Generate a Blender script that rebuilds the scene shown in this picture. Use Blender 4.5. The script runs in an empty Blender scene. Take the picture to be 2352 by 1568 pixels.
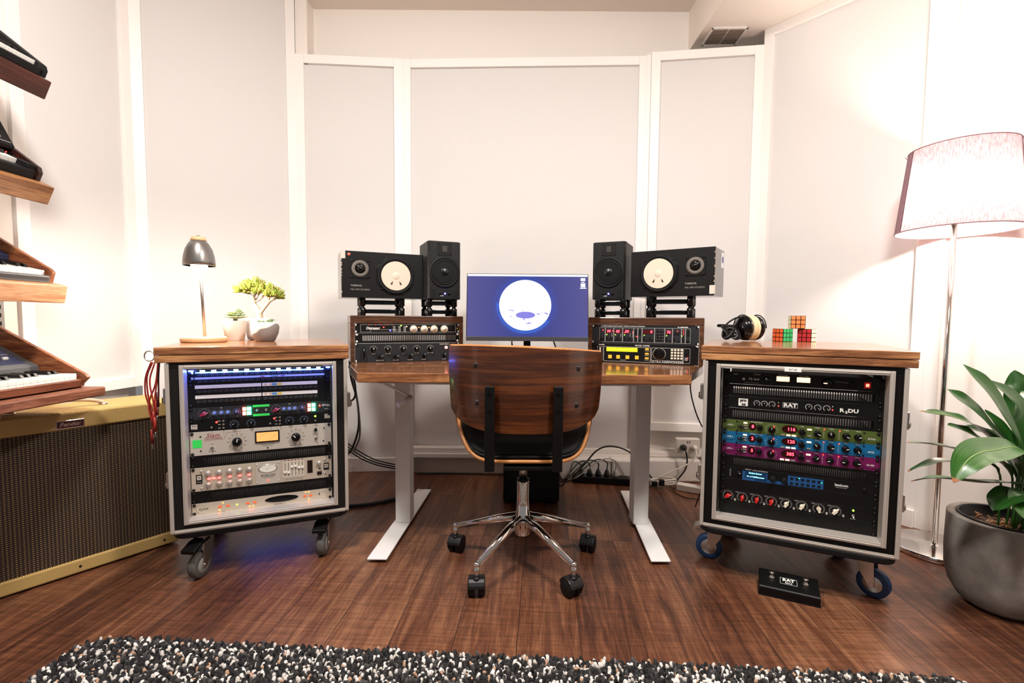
import bpy, math, random
from mathutils import Vector, Matrix, Euler
random.seed(7)
PI = math.pi
sc = bpy.context.scene
COL = sc.collection

# ------------------------------------------------------------------ camera
cam_data = bpy.data.cameras.new('camera')
cam_data.sensor_width = 36.0
cam_data.lens = 36.0 * 1109.1 / 2352.0
cam_data.shift_y = 14.7 / 2352.0
cam_data.clip_start = 0.02
cam = bpy.data.objects.new('camera', cam_data)
COL.objects.link(cam)
cam.location = (0, 0, 0.96)
cam.rotation_euler = (Matrix.Rotation(-math.radians(3.538), 3, 'X') @ Matrix.Rotation(PI/2, 3, 'X') @ Matrix.Rotation(0.0075, 3, 'Z')).to_euler()
sc.camera = cam

# ------------------------------------------------------------------ exposure, world, lights
sc.view_settings.view_transform = 'Standard'
sc.view_settings.look = 'None'
sc.view_settings.gamma = 1.0
sc.view_settings.use_curve_mapping = False
sc.view_settings.exposure = 0.45
sc.cycles.use_denoising = True
sc.cycles.max_bounces = 8
sc.cycles.diffuse_bounces = 4
sc.cycles.glossy_bounces = 4
sc.cycles.sample_clamp_indirect = 6.0
world = bpy.data.worlds.new('world')
sc.world = world
world.use_nodes = True
bgn = world.node_tree.nodes['Background']
bgn.inputs['Color'].default_value = (1.0, 0.97, 0.95, 1)
bgn.inputs['Strength'].default_value = 0.16

def area_light(name, loc, target, size, power, color):
    l = bpy.data.lights.new(name, 'AREA')
    l.shape = 'DISK'; l.size = size; l.energy = power; l.color = color
    o = bpy.data.objects.new(name, l); COL.objects.link(o)
    o.location = loc
    o.rotation_euler = (Vector(target) - Vector(loc)).to_track_quat('-Z', 'Y').to_euler()
    return o
area_light('ceiling_spot', (-0.75, 0.75, 2.78), (-0.70, 1.6, 0.0), 0.30, 44, (1.0, 0.955, 0.91))
area_light('ceiling_spot', (0.85, 0.70, 2.56), (0.80, 1.5, 0.0), 0.30, 38, (1.0, 0.955, 0.91))

# ------------------------------------------------------------------ helpers
def lin(c):
    if isinstance(c, str):
        c = [int(c[i:i+2], 16) / 255 for i in (0, 2, 4)]
    return tuple(x / 12.92 if x <= 0.04045 else ((x + 0.055) / 1.055) ** 2.4 for x in c)

MATS = {}
def mat(name, color='808080', rough=0.5, metal=0.0, emit=None, es=1.0, coat=0.0, trans=0.0, spec=0.5):
    if name in MATS: return MATS[name]
    m = bpy.data.materials.new(name); m.use_nodes = True
    b = m.node_tree.nodes['Principled BSDF']
    b.inputs['Base Color'].default_value = (*lin(color), 1)
    b.inputs['Roughness'].default_value = rough
    b.inputs['Metallic'].default_value = metal
    b.inputs['Specular IOR Level'].default_value = spec
    b.inputs['Coat Weight'].default_value = coat
    b.inputs['Coat Roughness'].default_value = 0.08
    if trans: b.inputs['Transmission Weight'].default_value = trans
    if emit:
        b.inputs['Emission Color'].default_value = (*lin(emit), 1)
        b.inputs['Emission Strength'].default_value = es
    MATS[name] = m
    return m

def nd(m, t, **kw):
    n = m.node_tree.nodes.new(t)
    for k, v in kw.items():
        if hasattr(n, k) and k not in n.inputs: setattr(n, k, v)
        else: n.inputs[k].default_value = v
    return n
def lk(m, a, b): m.node_tree.links.new(a, b)
def ramp(m, stops):
    r = m.node_tree.nodes.new('ShaderNodeValToRGB')
    e = r.color_ramp.elements
    while len(e) < len(stops): e.new(0.5)
    for i, (p, c) in enumerate(stops):
        e[i].position = p; e[i].color = (*lin(c), 1)
    return r
def bump(m, height_socket, strength=0.2, dist=0.002):
    bp = nd(m, 'ShaderNodeBump', Strength=strength, Distance=dist)
    lk(m, height_socket, bp.inputs['Height'])
    lk(m, bp.outputs['Normal'], m.node_tree.nodes['Principled BSDF'].inputs['Normal'])

def wood(name, dark, mid, light, axis='X', scale=1.0, rough=0.35, coat=0.0, stretch=14.0, rings=0.5):
    m = mat(name, mid, rough, coat=coat)
    tc = nd(m, 'ShaderNodeTexCoord'); mp = nd(m, 'ShaderNodeMapping')
    s = [stretch * scale] * 3
    s['XYZ'.index(axis)] = scale * 1.1
    mp.inputs['Scale'].default_value = s
    lk(m, tc.outputs['Object'], mp.inputs['Vector'])
    n1 = nd(m, 'ShaderNodeTexNoise', Scale=2.2, Detail=6.0, Roughness=0.6, Distortion=0.6)
    n2 = nd(m, 'ShaderNodeTexNoise', Scale=11.0, Detail=4.0, Roughness=0.7)
    lk(m, mp.outputs[0], n1.inputs['Vector']); lk(m, mp.outputs[0], n2.inputs['Vector'])
    w = nd(m, 'ShaderNodeMath', operation='MULTIPLY'); w.inputs[1].default_value = 7.0 * rings + 1
    lk(m, n1.outputs[0], w.inputs[0])
    fr = nd(m, 'ShaderNodeMath', operation='PINGPONG'); fr.inputs[1].default_value = 1.0
    lk(m, w.outputs[0], fr.inputs[0])
    mx = nd(m, 'ShaderNodeMath', operation='MULTIPLY_ADD'); mx.inputs[1].default_value = 0.55
    lk(m, fr.outputs[0], mx.inputs[0])
    hf = nd(m, 'ShaderNodeMath', operation='MULTIPLY'); hf.inputs[1].default_value = 0.5
    lk(m, n2.outputs[0], hf.inputs[0]); lk(m, hf.outputs[0], mx.inputs[2])
    r = ramp(m, [(0.12, dark), (0.45, mid), (0.85, light)])
    lk(m, mx.outputs[0], r.inputs[0])
    lk(m, r.outputs[0], m.node_tree.nodes['Principled BSDF'].inputs['Base Color'])
    bump(m, n2.outputs[0], 0.12, 0.001)
    return m

# ---- mesh builder
class MB:
    def __init__(s): s.v = []; s.f = []; s.m = []; s.sm = []; s.M = Matrix.Identity(4)
    def add(s, verts, faces, mi=0, smooth=False):
        o = len(s.v)
        s.v += [tuple(s.M @ Vector(p)) for p in verts]
        s.f += [tuple(i + o for i in f) for f in faces]
        s.m += [mi] * len(faces); s.sm += [smooth] * len(faces)
        return s
    def box(s, x0, x1, y0, y1, z0, z1, mi=0):
        v = [(x, y, z) for z in (z0, z1) for y in (y0, y1) for x in (x0, x1)]
        return s.add(v, [(0, 2, 3, 1), (4, 5, 7, 6), (0, 1, 5, 4), (2, 6, 7, 3), (0, 4, 6, 2), (1, 3, 7, 5)], mi)
    def prism(s, poly, a, b, axis='Y', mi=0, smooth=False):
        """poly: 2D points; extruded from a to b along axis. X: (y,z)  Y: (x,z)  Z: (x,y)"""
        def P(p, t):
            return {'X': (t, p[0], p[1]), 'Y': (p[0], t, p[1]), 'Z': (p[0], p[1], t)}[axis]
        n = len(poly)
        v = [P(p, a) for p in poly] + [P(p, b) for p in poly]
        s.add(v, [tuple(range(n))[::-1], tuple(range(n, 2 * n))], mi)
        o = len(s.v) - 2 * n
        s.f += [(o + i, o + (i + 1) % n, o + n + (i + 1) % n, o + n + i) for i in range(n)]
        s.m += [mi] * n; s.sm += [smooth] * n
        return s
    def lathe(s, prof, n=24, mi=0, smooth=True, axis='Z', c=(0, 0, 0)):
        """prof: (r,h) list"""
        v = []; f = []
        for r, h in prof:
            for i in range(n):
                a = 2 * PI * i / n
                x, y = r * math.cos(a), r * math.sin(a)
                p = {'Z': (x, y, h), 'Y': (x, h, y), 'X': (h, x, y)}[axis]
                v.append((p[0] + c[0], p[1] + c[1], p[2] + c[2]))
        for k in range(len(prof) - 1):
            for i in range(n):
                j = (i + 1) % n
                f.append((k * n + i, k * n + j, (k + 1) * n + j, (k + 1) * n + i))
        s.add(v, f, mi, smooth)
        o = len(s.v) - len(v)
        for k, rev in ((0, True), (len(prof) - 1, False)):
            if prof[k][0] > 1e-6:
                t = tuple(o + k * n + i for i in range(n))
                s.f.append(t[::-1] if rev else t); s.m.append(mi); s.sm.append(False)
        return s
    def cyl(s, p0, p1, r0, r1=None, n=16, mi=0, smooth=True):
        return s.tube([p0, p1], [r0, r0 if r1 is None else r1], n, mi, smooth)
    def tube(s, pts, r, n=8, mi=0, smooth=True, cap=True):
        pts = [Vector(p) for p in pts]
        if not isinstance(r, (list, tuple)): r = [r] * len(pts)
        v = []; f = []
        up = None
        for i, p in enumerate(pts):
            t = (pts[min(i + 1, len(pts) - 1)] - pts[max(i - 1, 0)])
            if t.length < 1e-9: t = Vector((0, 0, 1))
            t.normalize()
            if up is None:
                up = Vector((0, 0, 1)) if abs(t.z) < 0.9 else Vector((1, 0, 0))
            a = t.cross(up)
            if a.length < 1e-6: a = t.orthogonal()
            a.normalize(); b = a.cross(t).normalized(); up = b
            for k in range(n):
                q = 2 * PI * k / n
                v.append(p + (a * math.cos(q) + b * math.sin(q)) * r[i])
        for i in range(len(pts) - 1):
            for k in range(n):
                j = (k + 1) % n
                f.append((i * n + k, i * n + j, (i + 1) * n + j, (i + 1) * n + k))
        s.add(v, f, mi, smooth)
        if cap:
            o = len(s.v) - len(v)
            s.f.append(tuple(o + k for k in range(n))[::-1]); s.f.append(tuple(len(s.v) - n + k for k in range(n)))
            s.m += [mi] * 2; s.sm += [False] * 2
        return s
    def sphere(s, c, r, nu=16, nv=10, mi=0, sq=(1, 1, 1)):
        prof = [(math.sin(PI * k / nv) * r, -math.cos(PI * k / nv) * r) for k in range(nv + 1)]
        v = []; f = []
        for rr, h in prof:
            for i in range(nu):
                a = 2 * PI * i / nu
                v.append((c[0] + rr * math.cos(a) * sq[0], c[1] + rr * math.sin(a) * sq[1], c[2] + h * sq[2]))
        for k in range(nv):
            for i in range(nu):
                j = (i + 1) % nu
                f.append((k * nu + i, k * nu + j, (k + 1) * nu + j, (k + 1) * nu + i))
        return s.add(v, f, mi, True)
    def grid(s, fn, nu, nv, mi=0, smooth=True, thick=0.0, tvec=None):
        """fn(u,v)->point ; closed slab if thick"""
        P = [[Vector(fn(i / nu, j / nv)) for j in range(nv + 1)] for i in range(nu + 1)]
        v = [p for row in P for p in row]
        W = nv + 1
        f = [(i * W + j, (i + 1) * W + j, (i + 1) * W + j + 1, i * W + j + 1) for i in range(nu) for j in range(nv)]
        if not thick:
            return s.add(v, f, mi, smooth)
        N = []
        for i in range(nu + 1):
            for j in range(nv + 1):
                a = P[min(i + 1, nu)][j] - P[max(i - 1, 0)][j]; b = P[i][min(j + 1, nv)] - P[i][max(j - 1, 0)]
                c = a.cross(b)
                N.append(c.normalized() if c.length > 1e-9 else Vector((0, 0, 1)))
        n0 = len(v)
        v2 = [p - N[k] * thick for k, p in enumerate(v)]
        f2 = [tuple(reversed([i + n0 for i in q])) for q in f]
        rim = [i * W for i in range(nu + 1)] + [nu * W + j for j in range(1, W)] + [i * W + nv for i in range(nu - 1, -1, -1)] + [j for j in range(nv - 1, 0, -1)]
        s.add(v + v2, f + f2, mi, smooth)
        K = len(rim)
        s.add([v[i] for i in rim] + [v2[i] for i in rim], [(k, (k + 1) % K, (k + 1) % K + K, k + K) for k in range(K)], mi, False)
        return s
    def mesh(s, name, mats, bevel=0):
        me = bpy.data.meshes.new(name)
        me.from_pydata(s.v, [], s.f)
        if not isinstance(mats, (list, tuple)): mats = [mats]
        for m in mats: me.materials.append(m)
        me.polygons.foreach_set('material_index', s.m)
        me.polygons.foreach_set('use_smooth', s.sm)
        me.update()
        return me
    def build(s, name, mats, parent=None, bevel=0.0, seg=2, loc=None, rot=None, sub=0, kind=None):
        o = bpy.data.objects.new(name, s.mesh(name, mats))
        COL.objects.link(o)
        if parent is not None: o.parent = parent
        if loc is not None: o.location = loc
        if rot is not None: o.rotation_euler = rot
        if bevel:
            b = o.modifiers.new('bevel', 'BEVEL'); b.width = bevel; b.segments = seg; b.limit_method = 'ANGLE'; b.angle_limit = math.radians(40)
            b.harden_normals = False
        if sub:
            q = o.modifiers.new('subdivision', 'SUBSURF'); q.levels = sub; q.render_levels = sub
        if kind: o['kind'] = kind
        return o

def thing(name, label, cat, loc=(0, 0, 0), yaw=0.0, group=None):
    o = bpy.data.objects.new(name, None); COL.objects.link(o)
    o.empty_display_size = 0.05
    o.location = loc; o.rotation_euler = (0, 0, math.radians(yaw))
    tag(o, label, cat, group)
    return o
def tag(o, label, cat, group=None, kind=None):
    o['label'] = label; o['category'] = cat
    if group: o['group'] = group
    if kind: o['kind'] = kind
    return o
def struct(name, mb, m, **kw):
    o = mb.build(name, m, **kw); o['kind'] = 'structure'; return o
def inst(name, me, parent, loc=(0, 0, 0), rot=(0, 0, 0)):
    o = bpy.data.objects.new(name, me); COL.objects.link(o); o.parent = parent
    o.location = loc; o.rotation_euler = rot; return o
def smooth_path(pts, k=8):
    P = [Vector(p) for p in pts]
    P = [P[0] * 2 - P[1]] + P + [P[-1] * 2 - P[-2]]
    out = []
    for i in range(1, len(P) - 2):
        for j in range(k):
            t = j / k
            a, b, c, d = P[i - 1], P[i], P[i + 1], P[i + 2]
            out.append(0.5 * ((2 * b) + (c - a) * t + (2 * a - 5 * b + 4 * c - d) * t * t + (3 * b - a - 3 * c + d) * t ** 3))
    out.append(P[-2])
    return out

_tc = {}
def text_mesh(s, bold=0.0):
    """unit-size glyph outlines -> (verts, faces, width)"""
    key = (s, bold)
    if key in _tc: return _tc[key]
    cu = bpy.data.curves.new('lettering', 'FONT'); cu.body = s; cu.size = 1.0; cu.resolution_u = 2; cu.offset = bold
    cu.align_x = 'CENTER'; cu.align_y = 'CENTER'
    o = bpy.data.objects.new('lettering', cu); COL.objects.link(o)
    dg = bpy.context.evaluated_depsgraph_get(); dg.update()
    me = bpy.data.meshes.new_from_object(o.evaluated_get(dg))
    r = ([tuple(v.co) for v in me.vertices], [tuple(p.vertices) for p in me.polygons])
    bpy.data.meshes.remove(me); bpy.data.objects.remove(o); bpy.data.curves.remove(cu)
    _tc[key] = r
    return r
def put_text(mb, s, x, z, size, mi=0, y=-0.0006, bold=0.0, sx=1.0, slant=0.0):
    v, f = text_mesh(s, bold)
    mb.add([(x + (p[0] * sx + slant * p[1]) * size, y, z + p[1] * size) for p in v], f, mi)

# ------------------------------------------------------------------ materials
M_trim = mat('white_painted_trim', 'F6F1EC', 0.45)
M_wallp = mat('white_wall_paint', 'F1E9E1', 0.6)
M_ceil = mat('ceiling_paint', 'F3E9DF', 0.7)
def fabric_panel():
    m = mat('wall_fabric', 'DEDAD7', 0.9)
    tc = nd(m, 'ShaderNodeTexCoord'); n = nd(m, 'ShaderNodeTexNoise', Scale=260.0, Detail=2.0)
    lk(m, tc.outputs['Object'], n.inputs['Vector']); bump(m, n.outputs[0], 0.15, 0.001)
    return m
M_fab = fabric_panel()
M_black = mat('black_powder_coat', '060505', 0.45, spec=.3)
M_blackg = mat('glossy_black_plastic', '050506', 0.2, spec=.4)
M_blackm = mat('matte_black_plastic', '0B0A0B', 0.6, spec=.3)
M_rub = mat('dark_rubber', '0C0C0C', 0.7, spec=.3)
M_alu = mat('brushed_aluminium', 'CFC6BC', 0.36, 0.45)
M_chrome = mat('chrome', 'E8E4E0', 0.07, 1.0)
M_steel = mat('zinc_steel', 'C9C6C0', 0.28, 1.0)
M_white = mat('white_marking', 'E9E6E0', 0.5)
M_whitemetal = mat('white_powder_coat', 'F0ECE8', 0.4)
M_silver = mat('silver_faceplate', 'C9C0B4', 0.42, 0.25)
M_cream = mat('cream_knob', 'E8DDC8', 0.4)
M_red = mat('red_knob', 'C3201E', 0.35)
M_pcase = mat('dark_panel', '09090A', 0.45, spec=.3)
M_glow_w = mat('white_light', 'FFFFFF', 0.5, emit='EAF2FF', es=22)
M_glow_b = mat('blue_light', '2020FF', 0.5, emit='2A30FF', es=14)
M_glow_r = mat('red_light', 'FF2010', 0.5, emit='FF2A22', es=7)
M_glow_g = mat('green_light', '20FF60', 0.5, emit='20FF70', es=6)
M_glow_ye = mat('yellow_green_light', 'A0FF40', 0.5, emit='9CFF30', es=5)
M_glow_o = mat('orange_light', 'FF8040', 0.5, emit='FF8838', es=4)
M_glow_a = mat('amber_button_light', 'FFB070', 0.5, emit='FFC79A', es=2.2)
M_glow_cy = mat('cyan_text_light', '80E8FF', 0.5, emit='90ECFF', es=3)
M_meter = mat('meter_lamp', 'C08048', 0.5, emit='FFA860', es=.75)
M_disp_dark = mat('dark_red_display', '2A0505', 0.2)
M_segr = mat('red_segment_light', 'FF3040', 0.5, emit='FF3848', es=5)
# ================================================================== THE ROOM
def floor_material():
    m = mat('floor_planks', '6B3A24', 0.34)
    b = m.node_tree.nodes['Principled BSDF']
    tc = nd(m, 'ShaderNodeTexCoord')
    rot = nd(m, 'ShaderNodeMapping'); rot.inputs['Rotation'].default_value = (0, 0, math.radians(90 + 3.8))
    rot.inputs['Location'].default_value = (0.35, 0.07, 0)
    lk(m, tc.outputs['Object'], rot.inputs['Vector'])
    br = nd(m, 'ShaderNodeTexBrick', offset=0.37, offset_frequency=1)
    br.inputs['Color1'].default_value = (0, 0, 0, 1); br.inputs['Color2'].default_value = (1, 1, 1, 1)
    br.inputs['Mortar'].default_value = (0.5, 0.5, 0.5, 1)
    br.inputs['Scale'].default_value = 1.0; br.inputs['Mortar Size'].default_value = 0.0012
    br.inputs['Mortar Smooth'].default_value = 0.3; br.inputs['Bias'].default_value = 0.0
    br.inputs['Brick Width'].default_value = 1.25; br.inputs['Row Height'].default_value = 0.188
    lk(m, rot.outputs[0], br.inputs['Vector'])
    # grain, shifted per plank
    sh = nd(m, 'ShaderNodeVectorMath', operation='MULTIPLY_ADD')
    lk(m, br.outputs['Color'], sh.inputs[0]); sh.inputs[1].default_value = (7.0, 9.0, 5.0); lk(m, rot.outputs[0], sh.inputs[2])
    st = nd(m, 'ShaderNodeMapping'); st.inputs['Scale'].default_value = (1.0, 13.0, 1.0)
    lk(m, sh.outputs[0], st.inputs['Vector'])
    n1 = nd(m, 'ShaderNodeTexNoise', Scale=2.0, Detail=7.0, Roughness=0.62, Distortion=1.2)
    n2 = nd(m, 'ShaderNodeTexNoise', Scale=14.0, Detail=5.0, Roughness=0.75)
    lk(m, st.outputs[0], n1.inputs['Vector']); lk(m, st.outputs[0], n2.inputs['Vector'])
    a = nd(m, 'ShaderNodeMath', operation='MULTIPLY_ADD'); a.inputs[1].default_value = 0.62
    lk(m, n1.outputs[0], a.inputs[0])
    bb = nd(m, 'ShaderNodeMath', operation='MULTIPLY'); bb.inputs[1].default_value = 0.30
    lk(m, n2.outputs[0], bb.inputs[0]); lk(m, bb.outputs[0], a.inputs[2])
    c = nd(m, 'ShaderNodeMath', operation='MULTIPLY_ADD'); c.inputs[1].default_value = 0.16
    lk(m, br.outputs['Color'], c.inputs[0]); lk(m, a.outputs[0], c.inputs[2])
    r = ramp(m, [(0.30, '26140F'), (0.43, '4C2C1F'), (0.55, '70452F'), (0.72, '9C6C4C')])
    lk(m, c.outputs[0], r.inputs[0])
    # short cross saw marks and knots
    kn = nd(m, 'ShaderNodeMapping'); kn.inputs['Scale'].default_value = (2.4, 6.5, 1.0)
    lk(m, sh.outputs[0], kn.inputs['Vector'])
    vo = nd(m, 'ShaderNodeTexVoronoi', Scale=1.0); lk(m, kn.outputs[0], vo.inputs['Vector'])
    kr = ramp(m, [(0.03, '000000'), (0.16, 'FFFFFF')]); lk(m, vo.outputs['Distance'], kr.inputs[0])
    saw = nd(m, 'ShaderNodeMapping'); saw.inputs['Scale'].default_value = (60.0, 3.0, 1.0)
    lk(m, sh.outputs[0], saw.inputs['Vector'])
    sn = nd(m, 'ShaderNodeTexNoise', Scale=2.0, Detail=3.0); lk(m, saw.outputs[0], sn.inputs['Vector'])
    sr = ramp(m, [(0.35, 'C8C8C8'), (0.65, 'FFFFFF')]); lk(m, sn.outputs[0], sr.inputs[0])
    m1 = nd(m, 'ShaderNodeMixRGB', blend_type='MULTIPLY', Fac=0.5); lk(m, r.outputs[0], m1.inputs[1]); lk(m, kr.outputs[0], m1.inputs[2])
    m2 = nd(m, 'ShaderNodeMixRGB', blend_type='MULTIPLY', Fac=0.8); lk(m, m1.outputs[0], m2.inputs[1]); lk(m, sr.outputs[0], m2.inputs[2])
    m3 = nd(m, 'ShaderNodeMixRGB', blend_type='MIX'); lk(m, br.outputs['Fac'], m3.inputs[0]); lk(m, m2.outputs[0], m3.inputs[1]); m3.inputs[2].default_value = (0.02, 0.01, 0.008, 1)
    lk(m, m3.outputs[0], b.inputs['Base Color'])
    rr = nd(m, 'ShaderNodeMapRange'); rr.inputs[3].default_value = 0.26; rr.inputs[4].default_value = 0.44
    lk(m, n2.outputs[0], rr.inputs[0]); lk(m, rr.outputs[0], b.inputs['Roughness'])
    bump(m, n2.outputs[0], 0.10, 0.001)
    return m
struct('floor', MB().box(-2.6, 2.9, -2.6, 3.3, -0.05, 0), floor_material())

mb = MB()
mb.box(-2.6, 1.06, -1.5, 3.2, 2.82, 2.90)
struct('ceiling', mb, M_ceil)
# lowered soffit over the right side with the air grille in its underside
mb = MB(); mb.box(1.06, 2.9, -1.5, 3.2, 2.585, 2.90)
struct('ceiling_soffit', mb, M_ceil)
struct('wall_back', MB().box(-1.24, 1.7, 3.05, 3.15, 0, 2.82), M_wallp)
struct('wall_back_return', MB().box(-1.29, -1.22, 2.95, 3.15, 2.45, 2.82), M_wallp)

# wall bays: (name, A, B, z bottom, z top, frame at ends)
def bay(name, A, B, z0, z1, fw=0.05, top=True, bottom=True, left=True, right=True, mats=None, base=0.0):
    A = Vector((A[0], A[1], 0)); B = Vector((B[0], B[1], 0))
    d = B - A; L = d.length; yaw = math.atan2(d.y, d.x)
    m = MB().box(0, L, 0.012, 0.05, z0, z1)          # local +y is into the wall
    o = struct('wall_' + name, m, mats or M_fab, loc=(A.x, A.y, 0), rot=(0, 0, yaw))
    t = MB()
    if left: t.box(0, fw, -0.006, 0.03, z0, z1)
    if right: t.box(L - fw, L, -0.006, 0.03, z0, z1)
    if top: t.box(0 + fw * left, L - fw * right, -0.005, 0.03, z1 - fw, z1)
    if bottom: t.box(0 + fw * left, L - fw * right, -0.005, 0.03, z0, z0 + 0.05)
    if t.v:
        tr = struct('trim_' + str(bay.n), t, M_trim, loc=(A.x, A.y, 0), rot=(0, 0, yaw), bevel=0.002); bay.n += 1
    if base:
        bb = struct('baseboard_' + name, MB().box(0.0, L, -0.02, 0.012, 0, base), M_trim, loc=(A.x, A.y, 0), rot=(0, 0, yaw), bevel=0.003)
    return o
bay.n = 1
bay('left_far', (-2.06, 0.6), (-1.960, 1.93), 0, 2.82, right=False, left=False, bottom=False, top=False, base=0.08, mats=M_wallp)
bay('left', (-1.96, 1.93), (-1.9, 2.467), 0.60, 2.82, right=True, left=True, top=False)
bay('left_corner', (-1.9, 2.467), (-1.29, 2.94), 0.10, 2.82, left=True, right=True, top=False, base=0.10)
bay('back_left', (-1.29, 2.94), (-0.668, 2.985), 0.085, 2.50, left=True, right=True, bottom=False, base=0.085)
bay('back_center', (-0.668, 2.985), (0.785, 2.93), 0.10, 2.497, left=True, right=True, bottom=False)
bay('back_right', (0.80, 2.905), (1.41, 2.82), 0.285, 2.505, left=True, right=True)
bay('right_corner', (1.41, 2.82), (1.878, 2.195), 0.085, 2.585, left=True, right=True, bottom=False, base=0.085)
bay('right', (1.878, 2.195), (2.35, 1.55), 0.0, 2.585, right=False, bottom=False, top=False, mats=M_wallp)
bay('right_far', (2.35, 1.55), (2.45, 0.2), 0.0, 2.585, left=True, right=False, bottom=False, top=False, mats=M_wallp)
# recesses under the left and right bays
struct('wall_left_recess', MB().box(-2.12, -2.04, 1.6, 2.6, 0, 0.62), M_wallp)
struct('trim_left_recess', MB().box(-2.05, -1.965, 1.93, 2.46, 0.0, 0.60), M_trim, bevel=0.003)
mb = MB(); mb.box(0.78, 1.5, 2.96, 3.0, 0, 0.40); struct('wall_right_recess', mb, M_wallp)
# boxed trunking along the floor
mb = MB(); mb.box(-0.60, 0.30, 2.935, 2.99, 0.0, 0.100); struct('trim_floor_duct', mb, mat('beige_duct', 'B9AA9C', 0.5), bevel=0.003)
mb = MB(); mb.box(-0.68, 0.78, 2.915, 2.985, 0.100, 0.128); mb.box(-0.68, 0.78, 2.93, 2.985, 0.128, 0.16); mb.box(-0.68, -0.60, 2.90, 2.985, 0, 0.10)
struct('baseboard_back', mb, M_trim, bevel=0.004)
mb = MB(); mb.box(0.30, 0.60, 2.84, 2.935, 0.0, 0.118); mb.box(0.603, 0.78, 2.83, 2.935, 0.0, 0.118)
struct('trim_floor_boxing', mb, M_trim, bevel=0.008)
mb = MB(); mb.box(0.78, 1.12, 2.80, 2.96, 0.0, 0.13); mb.box(0.78, 1.5, 2.86, 2.96, 0.13, 0.165)
struct('trim_floor_boxing_right', mb, M_trim, bevel=0.008)

struct('trim_joint_right', MB().box(0.775, 0.803, 2.918, 2.99, 0.16, 2.50), M_trim)
# air grille
g = thing('air_grille', 'white louvred air grille in the ceiling soffit at upper right', 'vent', (1.205, 2.878, 2.585), -2)
mb = MB()
for a in ((-0.10, 0.10, -0.088, -0.076), (-0.10, 0.10, 0.076, 0.088), (-0.10, -0.09, -0.088, 0.088), (0.09, 0.10, -0.088, 0.088)): mb.box(*a, -0.008, 0)
mb.box(-0.002, 0.002, -0.076, 0.076, -0.006, 0)
mb.build('frame', M_trim, g)
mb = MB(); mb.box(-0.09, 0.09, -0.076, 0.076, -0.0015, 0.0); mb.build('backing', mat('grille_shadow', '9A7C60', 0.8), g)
mb = MB()
for i in range(13):
    y = -0.070 + i * 0.0116
    mb.add([(-0.09, y, -0.007), (0.09, y, -0.007), (0.09, y + 0.006, -0.002), (-0.09, y + 0.006, -0.002), (-0.09, y + 0.001, -0.0075), (0.09, y + 0.001, -0.0075), (0.09, y + 0.007, -0.0025), (-0.09, y + 0.007, -0.0025)],
           [(0, 1, 2, 3), (7, 6, 5, 4), (0, 4, 5, 1), (3, 2, 6, 7), (0, 3, 7, 4), (1, 5, 6, 2)])
mb.build('louvre', M_trim, g)

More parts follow.
